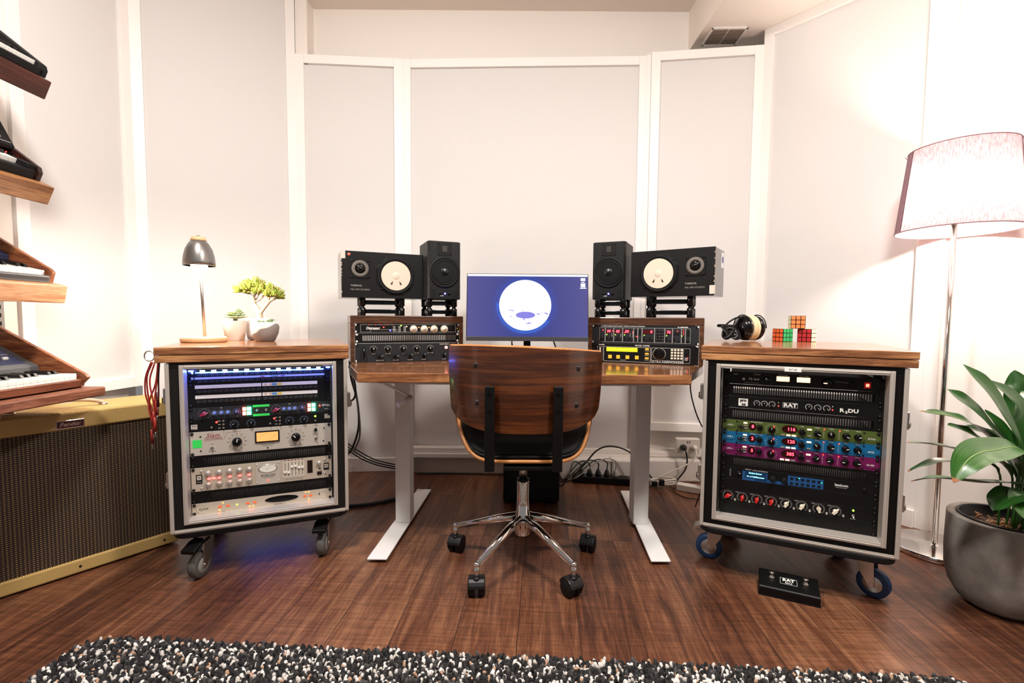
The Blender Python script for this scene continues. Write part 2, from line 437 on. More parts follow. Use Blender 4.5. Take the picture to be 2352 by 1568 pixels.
# ================================================================== RUG (tufted, nobody could count the tufts)
def rug():
    import numpy as np
    rng = np.random.default_rng(3)
    # outline: rear edge from (-1.17,1.36) to (1.17,1.225)
    A = (-1.235, 1.362); B = (1.235, 1.222)
    ux, uy = B[0] - A[0], B[1] - A[1]; L = math.hypot(ux, uy); ux /= L; uy /= L
    px, py = uy, -ux   # toward the camera
    D = 0.62; R = 0.09
    root = thing('shag_rug', 'black and white speckled shag rug on the wooden floor in the foreground', 'rug', (0, 0, 0))
    def inside(a, b):
        if a < 0 or a > L or b < 0 or b > D: return False
        for ca, sa in ((R, a < R), (L - R, a > L - R)):
            if sa and b < R and (a - ca) ** 2 + (b - R) ** 2 > R * R: return False
        return True
    pts = [(R - R * math.cos(t), R - R * math.sin(t)) for t in [i * PI / 16 for i in range(9)]]
    pts += [(L - R + R * math.sin(t), R - R * math.cos(t)) for t in [i * PI / 16 for i in range(9)]] + [(L, D), (0, D)]
    poly = [(A[0] + a * ux + b * px, A[1] + a * uy + b * py) for a, b in pts]
    MB().prism(poly, 0.001, 0.012, 'Z').build('backing', mat('rug_backing', '1B1817', 0.95), root)
    V = []; Fq = []; cols = []
    step = 0.0078
    pal = [(0.012, 0.011, 0.011), (0.03, 0.028, 0.028), (0.075, 0.07, 0.068), (0.62, 0.57, 0.52), (0.85, 0.80, 0.74), (0.50, 0.30, 0.19)]
    pw = [0.36, 0.28, 0.13, 0.09, 0.11, 0.03]
    nA = int(L / step); nB = int(D / step)
    seed = rng.random((nA + 1, nB + 1, 6)); ch = rng.choice(6, size=(nA + 1, nB + 1), p=pw)
    k = 5
    for i in range(nA + 1):
        for j in range(nB + 1):
            s = seed[i, j]
            a = (i + s[0]) * step; b = (j + s[1]) * step
            if not inside(a, b): continue
            x = A[0] + a * ux + b * px; y = A[1] + a * uy + b * py
            r = 0.0044 + 0.0018 * s[2]; h = 0.020 + 0.010 * s[3]
            dx = (s[4] - 0.5) * 0.014; dy = (s[5] - 0.5) * 0.014
            o = len(V)
            for (rr, hh, q) in ((0.8, 0.008, 0), (1.15, h * 0.62, 0.6), (0.75, h * 0.92, 1.0)):
                for n in range(k):
                    t = 2 * PI * n / k + s[2] * 5
                    V.append((x + dx * q + r * rr * math.cos(t), y + dy * q + r * rr * math.sin(t), hh))
            V.append((x + dx * 1.1, y + dy * 1.1, h))
            for lv in range(2):
                for n in range(k):
                    m2 = (n + 1) % k
                    Fq.append((o + lv * k + n, o + lv * k + m2, o + (lv + 1) * k + m2, o + (lv + 1) * k + n))
            for n in range(k): Fq.append((o + 2 * k + n, o + 2 * k + (n + 1) % k, o + 3 * k))
            cols += [pal[ch[i, j]]] * (3 * k + 1)
    me = bpy.data.meshes.new('pile'); me.from_pydata(V, [], Fq)
    at = me.color_attributes.new('tuft', 'FLOAT_COLOR', 'POINT')
    at.data.foreach_set('color', [c for col in cols for c in (*col, 1.0)])
    me.polygons.foreach_set('use_smooth', [True] * len(Fq))
    m = mat('rug_pile', '303030', 0.95)
    an = nd(m, 'ShaderNodeAttribute', attribute_name='tuft')
    lk(m, an.outputs['Color'], m.node_tree.nodes['Principled BSDF'].inputs['Base Color'])
    me.materials.append(m)
    o = bpy.data.objects.new('pile', me); COL.objects.link(o); o.parent = root; o['kind'] = 'stuff'
rug()

# ================================================================== DESK
W_desk = wood('desk_wood', '583018', '96603A', 'C68C58', 'X', 1.3, 0.16, coat=0.5, stretch=12)
W_desk_end = W_desk
desk = thing('standing_desk', 'wooden topped standing desk on white T shaped legs behind the chair', 'desk', (0.07, 2.1, 0), 0)
ox, oy = 0.07, 2.1
poly = [(-0.578, 1.79), (0.671, 1.79), (0.70, 1.87), (0.855, 2.15), (0.93, 2.56), (-0.80, 2.56), (-0.70, 2.07), (-0.60, 1.84)]
MB().prism([(a - ox, b - oy) for a, b in poly], 0.715, 0.752, 'Z').build('desktop', W_desk, desk, bevel=0.004)
mb = MB()
mb.box(-0.60, -0.53, -0.20, 0.35, 0.696, 0.714); mb.box(0.49, 0.56, -0.20, 0.35, 0.696, 0.714)
mb.box(-0.53, 0.60, -0.06, -0.02, 0.675, 0.714); mb.box(-0.53, 0.60, 0.18, 0.22, 0.675, 0.714)
mb.build('underframe', M_whitemetal, desk, bevel=0.002)
for cx, sgn in ((-0.492, -1), (0.598, 1)):
    foot = MB()
    f0 = (-0.522 if sgn < 0 else 0.588, 1.83); f1 = (-0.476 if sgn < 0 else 0.640, 2.60)
    w = 0.039
    foot.add([(f0[0] - w - ox, f0[1] - oy, 0.012), (f0[0] + w - ox, f0[1] - oy, 0.012), (f1[0] + w - ox, f1[1] - oy, 0.012), (f1[0] - w - ox, f1[1] - oy, 0.012),
              (f0[0] - w - ox, f0[1] - oy, 0.020), (f0[0] + w - ox, f0[1] - oy, 0.020), (f1[0] + w - ox, f1[1] - oy, 0.020), (f1[0] - w - ox, f1[1] - oy, 0.020)],
             [(3, 2, 1, 0), (4, 5, 6, 7), (0, 1, 5, 4), (1, 2, 6, 5), (2, 3, 7, 6), (3, 0, 4, 7)])
    fo = foot.build('foot', M_whitemetal, desk, bevel=0.004)
    for fy in (f0[1] + 0.05, f1[1] - 0.05):
        MB().lathe([(0.016, 0.0), (0.018, 0.012)], 16, c=((f0[0] if fy < 2 else f1[0]) - ox, fy - oy, 0)).build('rubber_pad', M_rub, fo)
    lx = cx - ox - 0.002
    lo = MB().box(lx - 0.034, lx + 0.034, 2.16 - oy, 2.245 - oy, 0.020, 0.695).build('leg', M_whitemetal, desk, bevel=0.003)
mb = MB()
cp = [(-0.535, 2.02, 0.714), (-0.53, 1.98, 0.69), (-0.41, 1.955, 0.635)]
mb.tube([(a - ox, b - oy, c) for a, b, c in cp], 0.006, 10)
mb.cyl((-0.41 - ox, 1.955 - oy, 0.635), (-0.452 - ox, 1.90 - oy, 0.611), 0.011, n=14)
mb.build('height_crank', M_whitemetal, desk)

# ================================================================== FLIGHT CASES
W_plank = wood('worktop_wood', '54301A', '94603C', 'C8925E', 'X', 1.5, 0.24, coat=0.5, stretch=14)
def case_mat(name, rough):
    m = mat(name, '0A0908', rough, spec=.3)
    tc = nd(m, 'ShaderNodeTexCoord'); mp = nd(m, 'ShaderNodeMapping'); mp.inputs['Rotation'].default_value = (0, math.radians(45), 0)
    lk(m, tc.outputs['Object'], mp.inputs['Vector'])
    ck = nd(m, 'ShaderNodeTexChecker', Scale=240.0); lk(m, mp.outputs[0], ck.inputs['Vector'])
    bump(m, ck.outputs['Fac'], 0.6, 0.002)
    r = ramp(m, [(0.0, '070606'), (1.0, '24201D')]); lk(m, ck.outputs['Fac'], r.inputs[0])
    lk(m, r.outputs[0], m.node_tree.nodes['Principled BSDF'].inputs['Base Color'])
    return m
M_lam = case_mat('textured_laminate', 0.5)
M_lam2 = mat('smooth_black_laminate', '080605', 0.45, spec=.3)

class Frame:
    def __init__(s, x, y, z, yaw): s.o = Vector((x, y, z)); s.yaw = yaw; t = math.radians(yaw); s.ex = Vector((math.cos(t), math.sin(t), 0)); s.ey = Vector((-math.sin(t), math.cos(t), 0))
    def P(s, u, v, z): p = s.o + s.ex * u + s.ey * v; return Vector((p.x, p.y, z))
FL = Frame(-1.1715, 1.7339, 0.5355, 22.83)
FR = Frame(0.7911, 1.7871, 0.5916, -25.4)

def flight_case(F, u0, u1, zb, zt, iu0, iu1, izb, izt, lam, label, right):
    """all z absolute; u along the front"""
    D = 0.46; fr = -0.05
    o = F.P(u0, fr, zb); W = u1 - u0; Hh = zt - zb
    t = thing('flight_case', label, 'flight case', o, F.yaw)
    a0 = iu0 - u0; a1 = iu1 - u0; b0 = izb - zb; b1 = izt - zb
    th = 0.014
    mb = MB()      # shell
    mb.box(0, W, 0.0, D, 0, th); mb.box(0, W, 0.0, D, Hh - th, Hh)
    mb.box(0, th, 0, D, th, Hh - th); mb.box(W - th, W, 0, D, th, Hh - th)
    mb.box(th, a0, 0.002, 0.014, th, Hh - th); mb.box(a1, W - th, 0.002, 0.014, th, Hh - th)
    mb.box(a0, a1, 0.002, 0.014, th, b0); mb.box(a0, a1, 0.002, 0.014, b1, Hh - th)
    mb.build('shell', lam, t)
    mb = MB()      # inner frame extrusion
    e = 0.014
    for (x0, x1, z0, z1) in ((a0, a0 + e, b0, b1), (a1 - e, a1, b0, b1), (a0 + e, a1 - e, b0, b0 + e), (a0 + e, a1 - e, b1 - e, b1)):
        mb.box(x0, x1, -0.006, 0.05, z0, z1)
    for (x0, x1, z0, z1) in ((a0 + 0.005, a0 + 0.008, b0 + .004, b1 - .004), (a1 - 0.008, a1 - 0.005, b0 + .004, b1 - .004), (a0 + e, a1 - e, b0 + 0.005, b0 + 0.008), (a0 + e, a1 - e, b1 - 0.008, b1 - 0.005)):
        mb.box(x0, x1, -0.008, -0.005, z0, z1)
    mb.build('opening_frame', M_alu, t, bevel=0.0015)
    # inner walls of the opening
    mb = MB()
    mb.box(a0 + 0.012, a0 + 0.016, 0.05, D - 0.02, b0 + 0.012, b1 - 0.012); mb.build('inner_lining', M_black, t); mb = MB(); mb.box(a1 - 0.016, a1 - 0.012, 0.05, D - 0.02, b0 + 0.012, b1 - 0.012)
    mb.build('inner_lining', M_black, t)
    # rack rails with hole pattern
    for x0 in (iu0 - u0 + 0.021, a1 - 0.021 - 0.024):
        r = MB(); r.box(x0, x0 + 0.024, 0.0575, 0.060, b0 + 0.021, b1 - 0.021)
        k = 0; z = b0 + 0.03
        while z < b1 - 0.03:
            r.lathe([(0.004, 0.0565), (0.004, 0.0575)], 8, mi=1, axis='Y', c=(x0 + 0.012, 0, z)); z += 0.0159
        r.build('rack_rail', [M_black, M_steel], t)
    # edge extrusions
    q = 0.011
    ed = [(-0.002, q, 0, Hh), (W - q, W + 0.002, 0, Hh)]
    for x0, x1, z0, z1 in ed:
        MB().box(x0, x1, -0.004, 0.018, z0, z1).build('corner_extrusion', M_alu, t, bevel=0.002)
        MB().box(x0, x1, D - 0.018, D + 0.004, z0, z1).build('corner_extrusion', M_alu, t, bevel=0.002)
    m2 = MB(); m2.box(q, W - q, -0.004, 0.006, -0.002, q); m2.box(q, W - q, -0.006, -0.003, 0.003, 0.006)
    m2.box(-0.002, 0.008, 0.018, D - 0.018, -0.002, q); m2.box(W - 0.008, W + 0.002, 0.018, D - 0.018, -0.002, q)
    m2.build('bottom_extrusion', M_alu, t, bevel=0.001)
    # butterfly latches on both sides
    for side in (-1, 1):
        for zf in ((0.72, 0.28) if side > 0 else (0.80, 0.30)):
            z = Hh * zf; x = W if side > 0 else 0
            la = MB()
            la.box(x - 0.001 if side > 0 else x - 0.004, x + 0.004 if side > 0 else x + 0.001, 0.02, 0.10, z - 0.045, z + 0.045)
            la.box(x + side * 0.004 if side > 0 else x - 0.016, x + 0.016 if side > 0 else x - 0.004, 0.03, 0.07, z - 0.026, z + 0.030)
            la.lathe([(0.010, 0), (0.014, 0.006), (0.010, 0.010)], 14, axis='X', c=(x + (0.012 if side > 0 else -0.022), 0.045, z - 0.012))
            la.build('butterfly_latch', M_steel, t, bevel=0.001)
    return t
flight_case(FL, -0.055, 0.541, 0.186, 0.793, -0.015, 0.503, 0.213, 0.786, M_lam, 'textured black flight case full of gear under the table lamp', False)
fcR = flight_case(FR, -0.065, 0.533, 0.192, 0.810, -0.026, 0.499, 0.222, 0.800, M_lam2, 'smooth black flight case with a KIT #2 label beside the floor lamp', True)
lb = MB(); lb.box(0.255, 0.305, -0.0095, -0.006, 0.592, 0.606)
L2 = MB(); put_text(L2, 'KIT #2', 0.28, 0.599, 0.0085, y=-0.0100)
lbo = lb.build('paper_label', mat('label_paper', 'F0EDE6', 0.6), fcR); L2.build('lettering', M_black, lbo)

def worktop(F, u0, u1, v0, v1, z0, z1, label):
    t = thing('wooden_worktop', label, 'worktop', F.P((u0 + u1) / 2, (v0 + v1) / 2, z0), F.yaw)
    w = (u1 - u0) / 2; d = (v1 - v0) / 2; h = z1 - z0
    MB().box(-w, w, -d, d, h * 0.50, h).build('upper_board', W_plank, t, bevel=0.003)
    MB().box(-w + 0.001, w - 0.001, -d + 0.002, d, 0, h * 0.48).build('lower_board', W_plank, t, bevel=0.003)
worktop(FL, -0.085, 0.551, -0.06, 0.545, 0.796, 0.850, 'thick two layer oiled wooden worktop under the table lamp and succulents')
worktop(FR, -0.079, 0.556, -0.06, 0.560, 0.813, 0.865, 'thick two layer oiled wooden worktop under the headphones and puzzle cubes')

def caster(t, x, y, ang, wheel_mat, R, top, big, brake):
    """x,y local; top = underside of board"""
    pl = MB(); pl.box(-0.042, 0.042, -0.035, 0.035, top - 0.004, top - 0.0005)
    pl.lathe([(0.028, top - 0.016), (0.030, top - 0.010), (0.024, top - 0.004)], 20)
    po = pl.build('caster', M_steel, t, loc=(x, y, 0), rot=(0, 0, math.radians(ang)))
    off = 0.028
    wh = MB()
    w2 = 0.016
    wh.lathe([(R * 0.62, -w2), (R * 0.90, -w2), (R, -w2 * 0.6), (R, w2 * 0.6), (R * 0.90, w2), (R * 0.62, w2)], 40, mi=0, axis='Y', c=(off, 0, R))
    wh.lathe([(0.0, -w2 * 1.12), (R * 0.56, -w2 * 1.08), (R * 0.60, -w2 * 1.0), (R * 0.60, w2 * 1.0), (R * 0.56, w2 * 1.08), (0.0, w2 * 1.12)], 32, mi=1, axis='Y', c=(off, 0, R))
    wh.build('wheel', [wheel_mat, M_steel if big else mat('grey_hub', '8E8A86', 0.5)], po)
    fk = MB()
    for s in (-1, 1):
        yy = s * 0.021
        pr_ = [(-0.026, top - 0.012), (0.030, top - 0.012), (0.034, R + 0.034), (off + 0.009, R - 0.009), (off - 0.009, R - 0.009), (-0.014, R + 0.042)]
        fk.prism(pr_, yy - 0.0015, yy + 0.0015, 'Y')
        fk.lathe([(0.007, 0), (0.007, 0.004)], 10, axis='Y', c=(off, yy if s > 0 else yy - 0.004, R))
    fk.box(-0.026, 0.030, -0.022, 0.022, top - 0.015, top - 0.011)
    fk.build('fork', M_steel, po, bevel=0.0008)
    if brake:
        bk = MB(); bk.prism([(off + 0.058, top - 0.040), (off + 0.020, top - 0.024), (0.006, top - 0.018), (0.0, top - 0.026), (off + 0.018, top - 0.034), (off + 0.055, top - 0.054)][::-1], -0.026, 0.026, 'Y')
        bk.build('brake_pedal', M_black if not big else M_steel, po, bevel=0.002)
    return po

def dolly(F, uc, vc, W, D, zt, th, label, wheel_mat, big, casters, R, boardmat):
    o = F.P(uc, vc, 0)
    t = thing('caster_dolly', label, 'dolly', o, F.yaw)
    r = 0.05; pts = []
    for cx, cy, a0 in ((W - r, D - r, 0), (-W + r, D - r, 90), (-W + r, -D + r, 180), (W - r, -D + r, 270)):
        for k in range(6):
            a = math.radians(a0 + k * 18); pts.append((cx + r * math.cos(a), cy + r * math.sin(a)))
    MB().prism(pts, zt - th, zt, 'Z').build('board', boardmat, t, bevel=0.004)
    for i, (x, y) in enumerate(((-W + 0.06, -D + 0.06), (W - 0.06, -D + 0.06))):
        MB().lathe([(0.012, zt - 0.0005), (0.011, zt + 0.002), (0, zt + 0.003)], 14, c=(x, y - 0.03, 0)).build('bolt_head', M_steel, t)
    for (x, y, ang, br) in casters: caster(t, x, y, ang, wheel_mat, R, zt - th, big, br)
    return t
dolly(FL, 0.243, 0.18, 0.298, 0.235, 0.185, 0.022, 'black rounded dolly board with grey braked casters under the textured case', mat('grey_rubber', '57534F', 0.6), False,
      [(-0.208, -0.174, -118, True), (0.212, -0.158, -108, True), (-0.235, 0.17, 60, False), (0.235, 0.17, 80, False)], 0.047, M_black)
t = thing('light_strip', 'added blue glow strip under the left dolly that tints the floor', 'light strip', FL.P(0.10, 0.40, 0.155), FL.yaw)  # added, unseen; stands for blue light leaking out of the rack above
MB().box(0, 0.30, 0, 0.010, 0.004, 0.0078).build('tape', M_blackm, t)
MB().box(0.005, 0.295, 0.002, 0.008, 0.001, 0.004).build('added_glow_bar', mat('deep_blue_light', '2050FF', 0.5, emit='1450FF', es=15), t)
dolly(FR, 0.234, 0.18, 0.300, 0.24, 0.190, 0.022, 'black dolly board with blue wheeled casters under the smooth black case', mat('blue_rubber', '16345C', 0.5), True,
      [(-0.2435, -0.075, 178, True), (0.238, -0.105, -28, False), (-0.23, 0.17, 10, False), (0.23, 0.17, 200, False)], 0.05, M_blackm)
# ================================================================== RACK UNITS
RW = 0.4826; U1 = 0.04445
_kc = {}
def knob_mesh(r, h, body, ptr, style='round', accent=None):
    key = (round(r, 4), round(h, 4), body.name, ptr.name, style)
    if key in _kc: return _kc[key]
    mb = MB()
    if style == 'round':
        mb.lathe([(r, 0), (r, -h * 0.35), (r * 0.86, -h * 0.45), (r * 0.82, -h * 0.95), (r * 0.74, -h), (0, -h)], 20, axis='Y')
        mb.box(-r * 0.09, r * 0.09, -h - 0.0006, -h + 0.0002, r * 0.1, r * 0.80, 1)
    elif style == 'silver':
        mb.lathe([(r, 0), (r * 1.0, -h * 0.2), (r * 0.8, -h * 0.4), (r * 0.72, -h * 0.95), (r * 0.62, -h), (0, -h)], 22, axis='Y')
        mb.box(-r * 0.06, r * 0.06, -h - 0.0006, -h + 0.0002, r * 0.1, r * 0.6, 1)
    elif style == 'chicken':
        mb.lathe([(r * 0.62, 0), (r * 0.60, -h * 0.6), (0, -h * 0.7)], 18, axis='Y')
        out = [(-0.30, -0.95), (0.30, -0.95), (0.34, 0.2), (0.0, 1.25), (-0.34, 0.2)]
        mb.prism([(a * r, b * r) for a, b in out], -h, -h * 0.2, 'Y')
        mb.box(-r * 0.04, r * 0.04, -h - 0.0005, -h, r * 0.2, r * 1.1, 1)
    elif style == 'fluted':
        n = 18; poly = []
        for i in range(n * 2): a = PI * i / n; rr = r * (1.0 if i % 2 else 0.86); poly.append((rr * math.cos(a), rr * math.sin(a)))
        mb.prism(poly, -h, 0, 'Y'); mb.box(-r * 0.07, r * 0.07, -h - 0.0006, -h, r * 0.2, r * 0.85, 1)
    elif style == 'dialcap':
        mb.lathe([(r, 0), (r * 0.96, -h * 0.35), (r * 0.55, -h * 0.4), (r * 0.50, -h), (0, -h)], 28, axis='Y')
        mb.lathe([(r * 0.36, -h), (r * 0.36, -h - 0.0008), (0, -h - 0.0009)], 16, axis='Y', mi=1)
    me = mb.mesh('knob', [body, ptr]); _kc[key] = me
    return me
_mc = {}
def shared(key, fn):
    if key not in _mc: _mc[key] = fn()
    return _mc[key]

class Unit:
    def __init__(s, F, row, nu, name, label, cat, panel, depth=0.24, x0=0.0, group=None, chassis=True, v=0.0, rail=True):
        s.W = RW; s.h = nu * U1 - 0.0008
        z = F.o.z - (row + nu) * U1
        s.t = thing(name, label, cat, F.P(0, v, z), F.yaw, group)
        s.mk = {}; s.scr = []
        mb = MB(); mb.box(0, s.W, 0, 0.003, 0, s.h); s.pmb = mb
        if chassis:
            MB().box(0.022, s.W - 0.022, 0.0032, depth, 0.002, s.h - 0.002).build('chassis', M_black, s.t)
        s.panelmat = panel
        s.panel = mb.build('front_panel', panel, s.t, bevel=0.0006)
        for x in (0.0075, s.W - 0.0075):
            for zz in ((0.0065, s.h - 0.0065) if nu > 0.5 else (s.h / 2,)):
                s.screw(x, zz)
    def screw(s, x, z, m=None):
        m = m or M_black
        me = shared(('scr', m.name), lambda: MB().lathe([(0.0055, 0), (0.0055, -0.001), (0.0042, -0.0022), (0.0042, -0.004), (0, -0.0042)], 14, axis='Y').mesh('rack_screw', m))
        inst('rack_screw', me, s.t, (x, 0, z))
    def X(s, f): return f * s.W
    def Z(s, f): return f * s.h
    def knob(s, fx, fz, r, body, ptr=None, deg=0, h=0.012, style='round', name='knob'):
        inst(name, knob_mesh(r, h, body, ptr or M_white, style), s.t, (s.X(fx), 0, s.Z(fz)), (0, math.radians(deg), 0))
    def led(s, fx, fz, r, m, name='indicator_light'):
        me = shared(('led', r, m.name), lambda: MB().lathe([(r, 0), (r, -r * 0.4), (r * 0.7, -r * 0.9), (0, -r * 1.1)], 12, axis='Y').mesh(name, m))
        inst(name, me, s.t, (s.X(fx), 0, s.Z(fz)))
    def rect(s, fx, fz, w, h, m, name='button', d=0.002, off=0.0):
        me = shared(('rect', w, h, d, m.name, name), lambda: MB().box(-w / 2, w / 2, -d, 0, -h / 2, h / 2).mesh(name, m))
        return inst(name, me, s.t, (s.X(fx), -off, s.Z(fz)))
    def toggle(s, fx, fz, r=0.004, up=1):
        me = shared(('tog', r, up), lambda: MB().lathe([(r, 0), (r, -0.002), (r * 0.6, -0.0025), (r * 0.6, -0.005), (0, -0.005)], 6, axis='Y', smooth=False).tube([(0, -0.004, 0), (0, -0.011, 0.003 * up)], [r * 0.28, r * 0.42], 8).mesh('toggle_switch', M_chrome))
        inst('toggle_switch', me, s.t, (s.X(fx), 0, s.Z(fz)))
    def jack(s, fx, fz, r=0.0045, name='jack_socket'):
        me = shared(('jack', r), lambda: MB().lathe([(r, 0), (r, -0.002), (r * 0.55, -0.002), (r * 0.5, -0.0006)], 14, axis='Y').lathe([(r * 0.52, -0.0005), (0, -0.0007)], 12, mi=1, axis='Y').mesh('jack_socket', [M_steel, M_black]))
        inst(name, me, s.t, (s.X(fx), 0, s.Z(fz)))
    def M(s, m):
        if m.name not in s.mk: s.mk[m.name] = (MB(), m)
        return s.mk[m.name][0]
    def text(s, t, fx, fz, size, m=None, bold=0.0, sx=1.0, slant=0.0, y=-0.0005):
        put_text(s.M(m or M_white), t, s.X(fx), s.Z(fz), size, y=y, bold=bold, sx=sx, slant=slant)
    def line(s, fx0, fz0, fx1, fz1, w=0.0006, m=None, y=-0.0005):
        x0, z0, x1, z1 = s.X(fx0), s.Z(fz0), s.X(fx1), s.Z(fz1)
        d = Vector((x1 - x0, z1 - z0)); L = d.length
        if L < 1e-9: return
        n = Vector((-d.y, d.x)) / L * w / 2
        s.M(m or M_white).add([(x0 - n.x, y, z0 - n.y), (x1 - n.x, y, z1 - n.y), (x1 + n.x, y, z1 + n.y), (x0 + n.x, y, z0 + n.y)], [(0, 1, 2, 3)])
    def ticks(s, fx, fz, r0, r1, n=11, m=None, a0=-140, a1=140, w=0.0006):
        for i in range(n):
            a = math.radians(a0 + (a1 - a0) * i / (n - 1)); sx, cz = math.sin(a), math.cos(a)
            s.line((s.X(fx) + r0 * sx) / s.W, (s.Z(fz) + r0 * cz) / s.h, (s.X(fx) + r1 * sx) / s.W, (s.Z(fz) + r1 * cz) / s.h, w, m)
    def arc(s, fx, fz, r, a0=-140, a1=140, w=0.0006, m=None, n=14, ez=1.0):
        p = None
        for i in range(n + 1):
            a = math.radians(a0 + (a1 - a0) * i / n)
            q = ((s.X(fx) + r * math.sin(a)) / s.W, (s.Z(fz) + r * ez * math.cos(a)) / s.h)
            if p: s.line(p[0], p[1], q[0], q[1], w, m)
            p = q
    def frame(s, fx0, fx1, fz0, fz1, w=0.0007, m=None):
        s.line(fx0, fz0, fx1, fz0, w, m); s.line(fx1, fz0, fx1, fz1, w, m); s.line(fx1, fz1, fx0, fz1, w, m); s.line(fx0, fz1, fx0, fz0, w, m)
    def dark_rect(s, fx, fz, w, h, m, y=-0.0004):
        x, z = s.X(fx), s.Z(fz)
        s.M(m).add([(x - w / 2, y, z - h / 2), (x + w / 2, y, z - h / 2), (x + w / 2, y, z + h / 2), (x - w / 2, y, z + h / 2)], [(0, 1, 2, 3)])
    def end(s, names=None):
        for k, (mb, m) in s.mk.items():
            if mb.v: mb.build('markings', m, s.t)
        return s.t

def vent_unit(F, row, label, slots=60, x0=0.08, x1=0.92, v=0.0, m=None):
    """slotted vent panel with real openings"""
    h = U1 - 0.0008; z = F.o.z - (row + 1) * U1
    t = thing('vent_panel', label, 'vent panel', F.P(0, v, z), F.yaw)
    mb = MB(); W = RW
    a, b = x0 * W, x1 * W
    mb.box(0, a, 0, 0.002, 0, h); mb.box(b, W, 0, 0.002, 0, h); mb.box(a, b, 0, 0.002, 0, h * 0.22); mb.box(a, b, 0, 0.002, h * 0.78, h)
    p = (b - a) / slots
    for i in range(slots): mb.box(a + i * p, a + i * p + p * 0.48, 0, 0.002, h * 0.22, h * 0.78)
    mb.build('slotted_plate', m or M_black, t)
    sm_ = M_white if F is globals().get('FB') else M_black
    me = shared(('scr', sm_.name), None)
    for x in (0.0075, W - 0.0075):
        for zz in (0.0065, h - 0.0065): inst('rack_screw', me, t, (x, 0, zz))
    return t

M_silvk = mat('silver_knob', 'D8D4CE', 0.25, 0.7)
M_greyblk = mat('charcoal_panel', '1E2024', 0.45)
M_tape = mat('green_tape', '35D95A', 0.7)
M_bluek = mat('slate_blue_knob', '5A6FA8', 0.35)
M_purk = mat('maroon_knob', '8A2340', 0.35)
M_paperw = mat('designation_strip', 'E9E2D6', 0.7)
M_mark_d = mat('dark_marking', '2A2624', 0.6)

# ------------- left rack ------------
# lit LED strip along the top of the opening
t = thing('light_strip', 'bluish white LED strip glowing along the top inside the textured case', 'light strip', FL.P(0.0, -0.012, 0.7625), FL.yaw)
MB().box(0.0, 0.488, 0.0, 0.010, 0.0, 0.0015).build('tape', M_white, t)
for i in range(14):
    me = shared('ledchip', lambda: MB().box(-0.007, 0.007, 0.0, 0.007, -0.004, 0).mesh('led_chip', mat('led_chip_light', 'FFFFFF', 0.5, emit='4A6CFF', es=95)))
    inst('led_chip', me, t, (0.012 + i * 0.0356, 0.002, -0.0002))
def patchbay(row, nu, rows, label, strips, holes):
    u = Unit(FL, row, nu, 'patch_bay', label, 'patch bay', M_pcase)
    for zf, hh, x0, x1 in strips:
        u.rect((x0 + x1) / 2, zf, (x1 - x0) * RW, hh, M_paperw, 'designation_strip', 0.001)
    for zf, n, x0, x1 in holes:
        mb = MB(); mb2 = 0
        for i in range(n):
            f = x0 + (x1 - x0) * (i + 0.5 - 0.12 * (1 if i % 2 else -1)) / n
            mb.lathe([(0.0042, 0), (0.0042, -0.0015), (0.0028, -0.0015), (0.0026, -0.0002)], 10, axis='Y', c=(f * RW, 0, u.Z(zf)), mi=0)
            mb.lathe([(0.0028, -0.0006), (0, -0.0007)], 8, axis='Y', c=(f * RW, 0, u.Z(zf)), mi=1)
        mb.build('socket_row', [mat('grey_metal_ring', '5A5852', 0.35, 0.8), M_black], u.t)
    return u
u = patchbay(-5, 1, 2, 'narrow two row patch bay right under the glowing LED strip', [(0.90, 0.006, .05, .95), (0.42, 0.0075, 0.045, 0.955)], [(0.66, 46, .06, .95), (0.14, 46, .06, .95)])
u.rect(0.03, 0.90, 0.007, 0.008, M_white, 'number_plate', 0.0012); u.rect(0.03, 0.42, 0.007, 0.008, M_white, 'number_plate', 0.0012)
u.text('1', 0.03, 0.90, 0.008, M_mark_d, y=-0.0015); u.text('2', 0.03, 0.42, 0.008, M_mark_d, y=-0.0015)
for x, c in ((0.50, 'C2506A'), (0.57, '4E9C98'), (0.60, '4E9C98'), (0.645, '7A4E86')): u.dark_rect(x, 0.42, 0.014, 0.0035, mat('tint_' + c, c, 0.7), y=-0.0013)
u.end()
u = patchbay(-4, 2, 2, 'tall two row patch bay with cream labels, blue and yellow marks', [(0.86, 0.0125, .045, .49), (0.86, 0.0125, .497, .90), (0.44, 0.0125, .045, .49), (0.44, 0.0125, .497, .90)],
             [(0.665, 24, .05, .49), (0.665, 22, .50, .905), (0.25, 24, .05, .49), (0.25, 22, .50, .905)])
for z in (0.86, 0.44):
    u.dark_rect(0.583, z, 0.017, 0.0085, mat('tint_blue', '4A8FC0', 0.7), y=-0.0013); u.dark_rect(0.62, z, 0.015, 0.0085, mat('tint_yellow', 'E2BE4E', 0.7), y=-0.0013)
    u.dark_rect(0.555, z, 0.006, 0.007, mat('tint_peach', 'D9A27A', 0.7), y=-0.0013); u.dark_rect(0.52, z, 0.006, 0.007, mat('tint_peach', 'D9A27A', 0.7), y=-0.0013)
u.end()

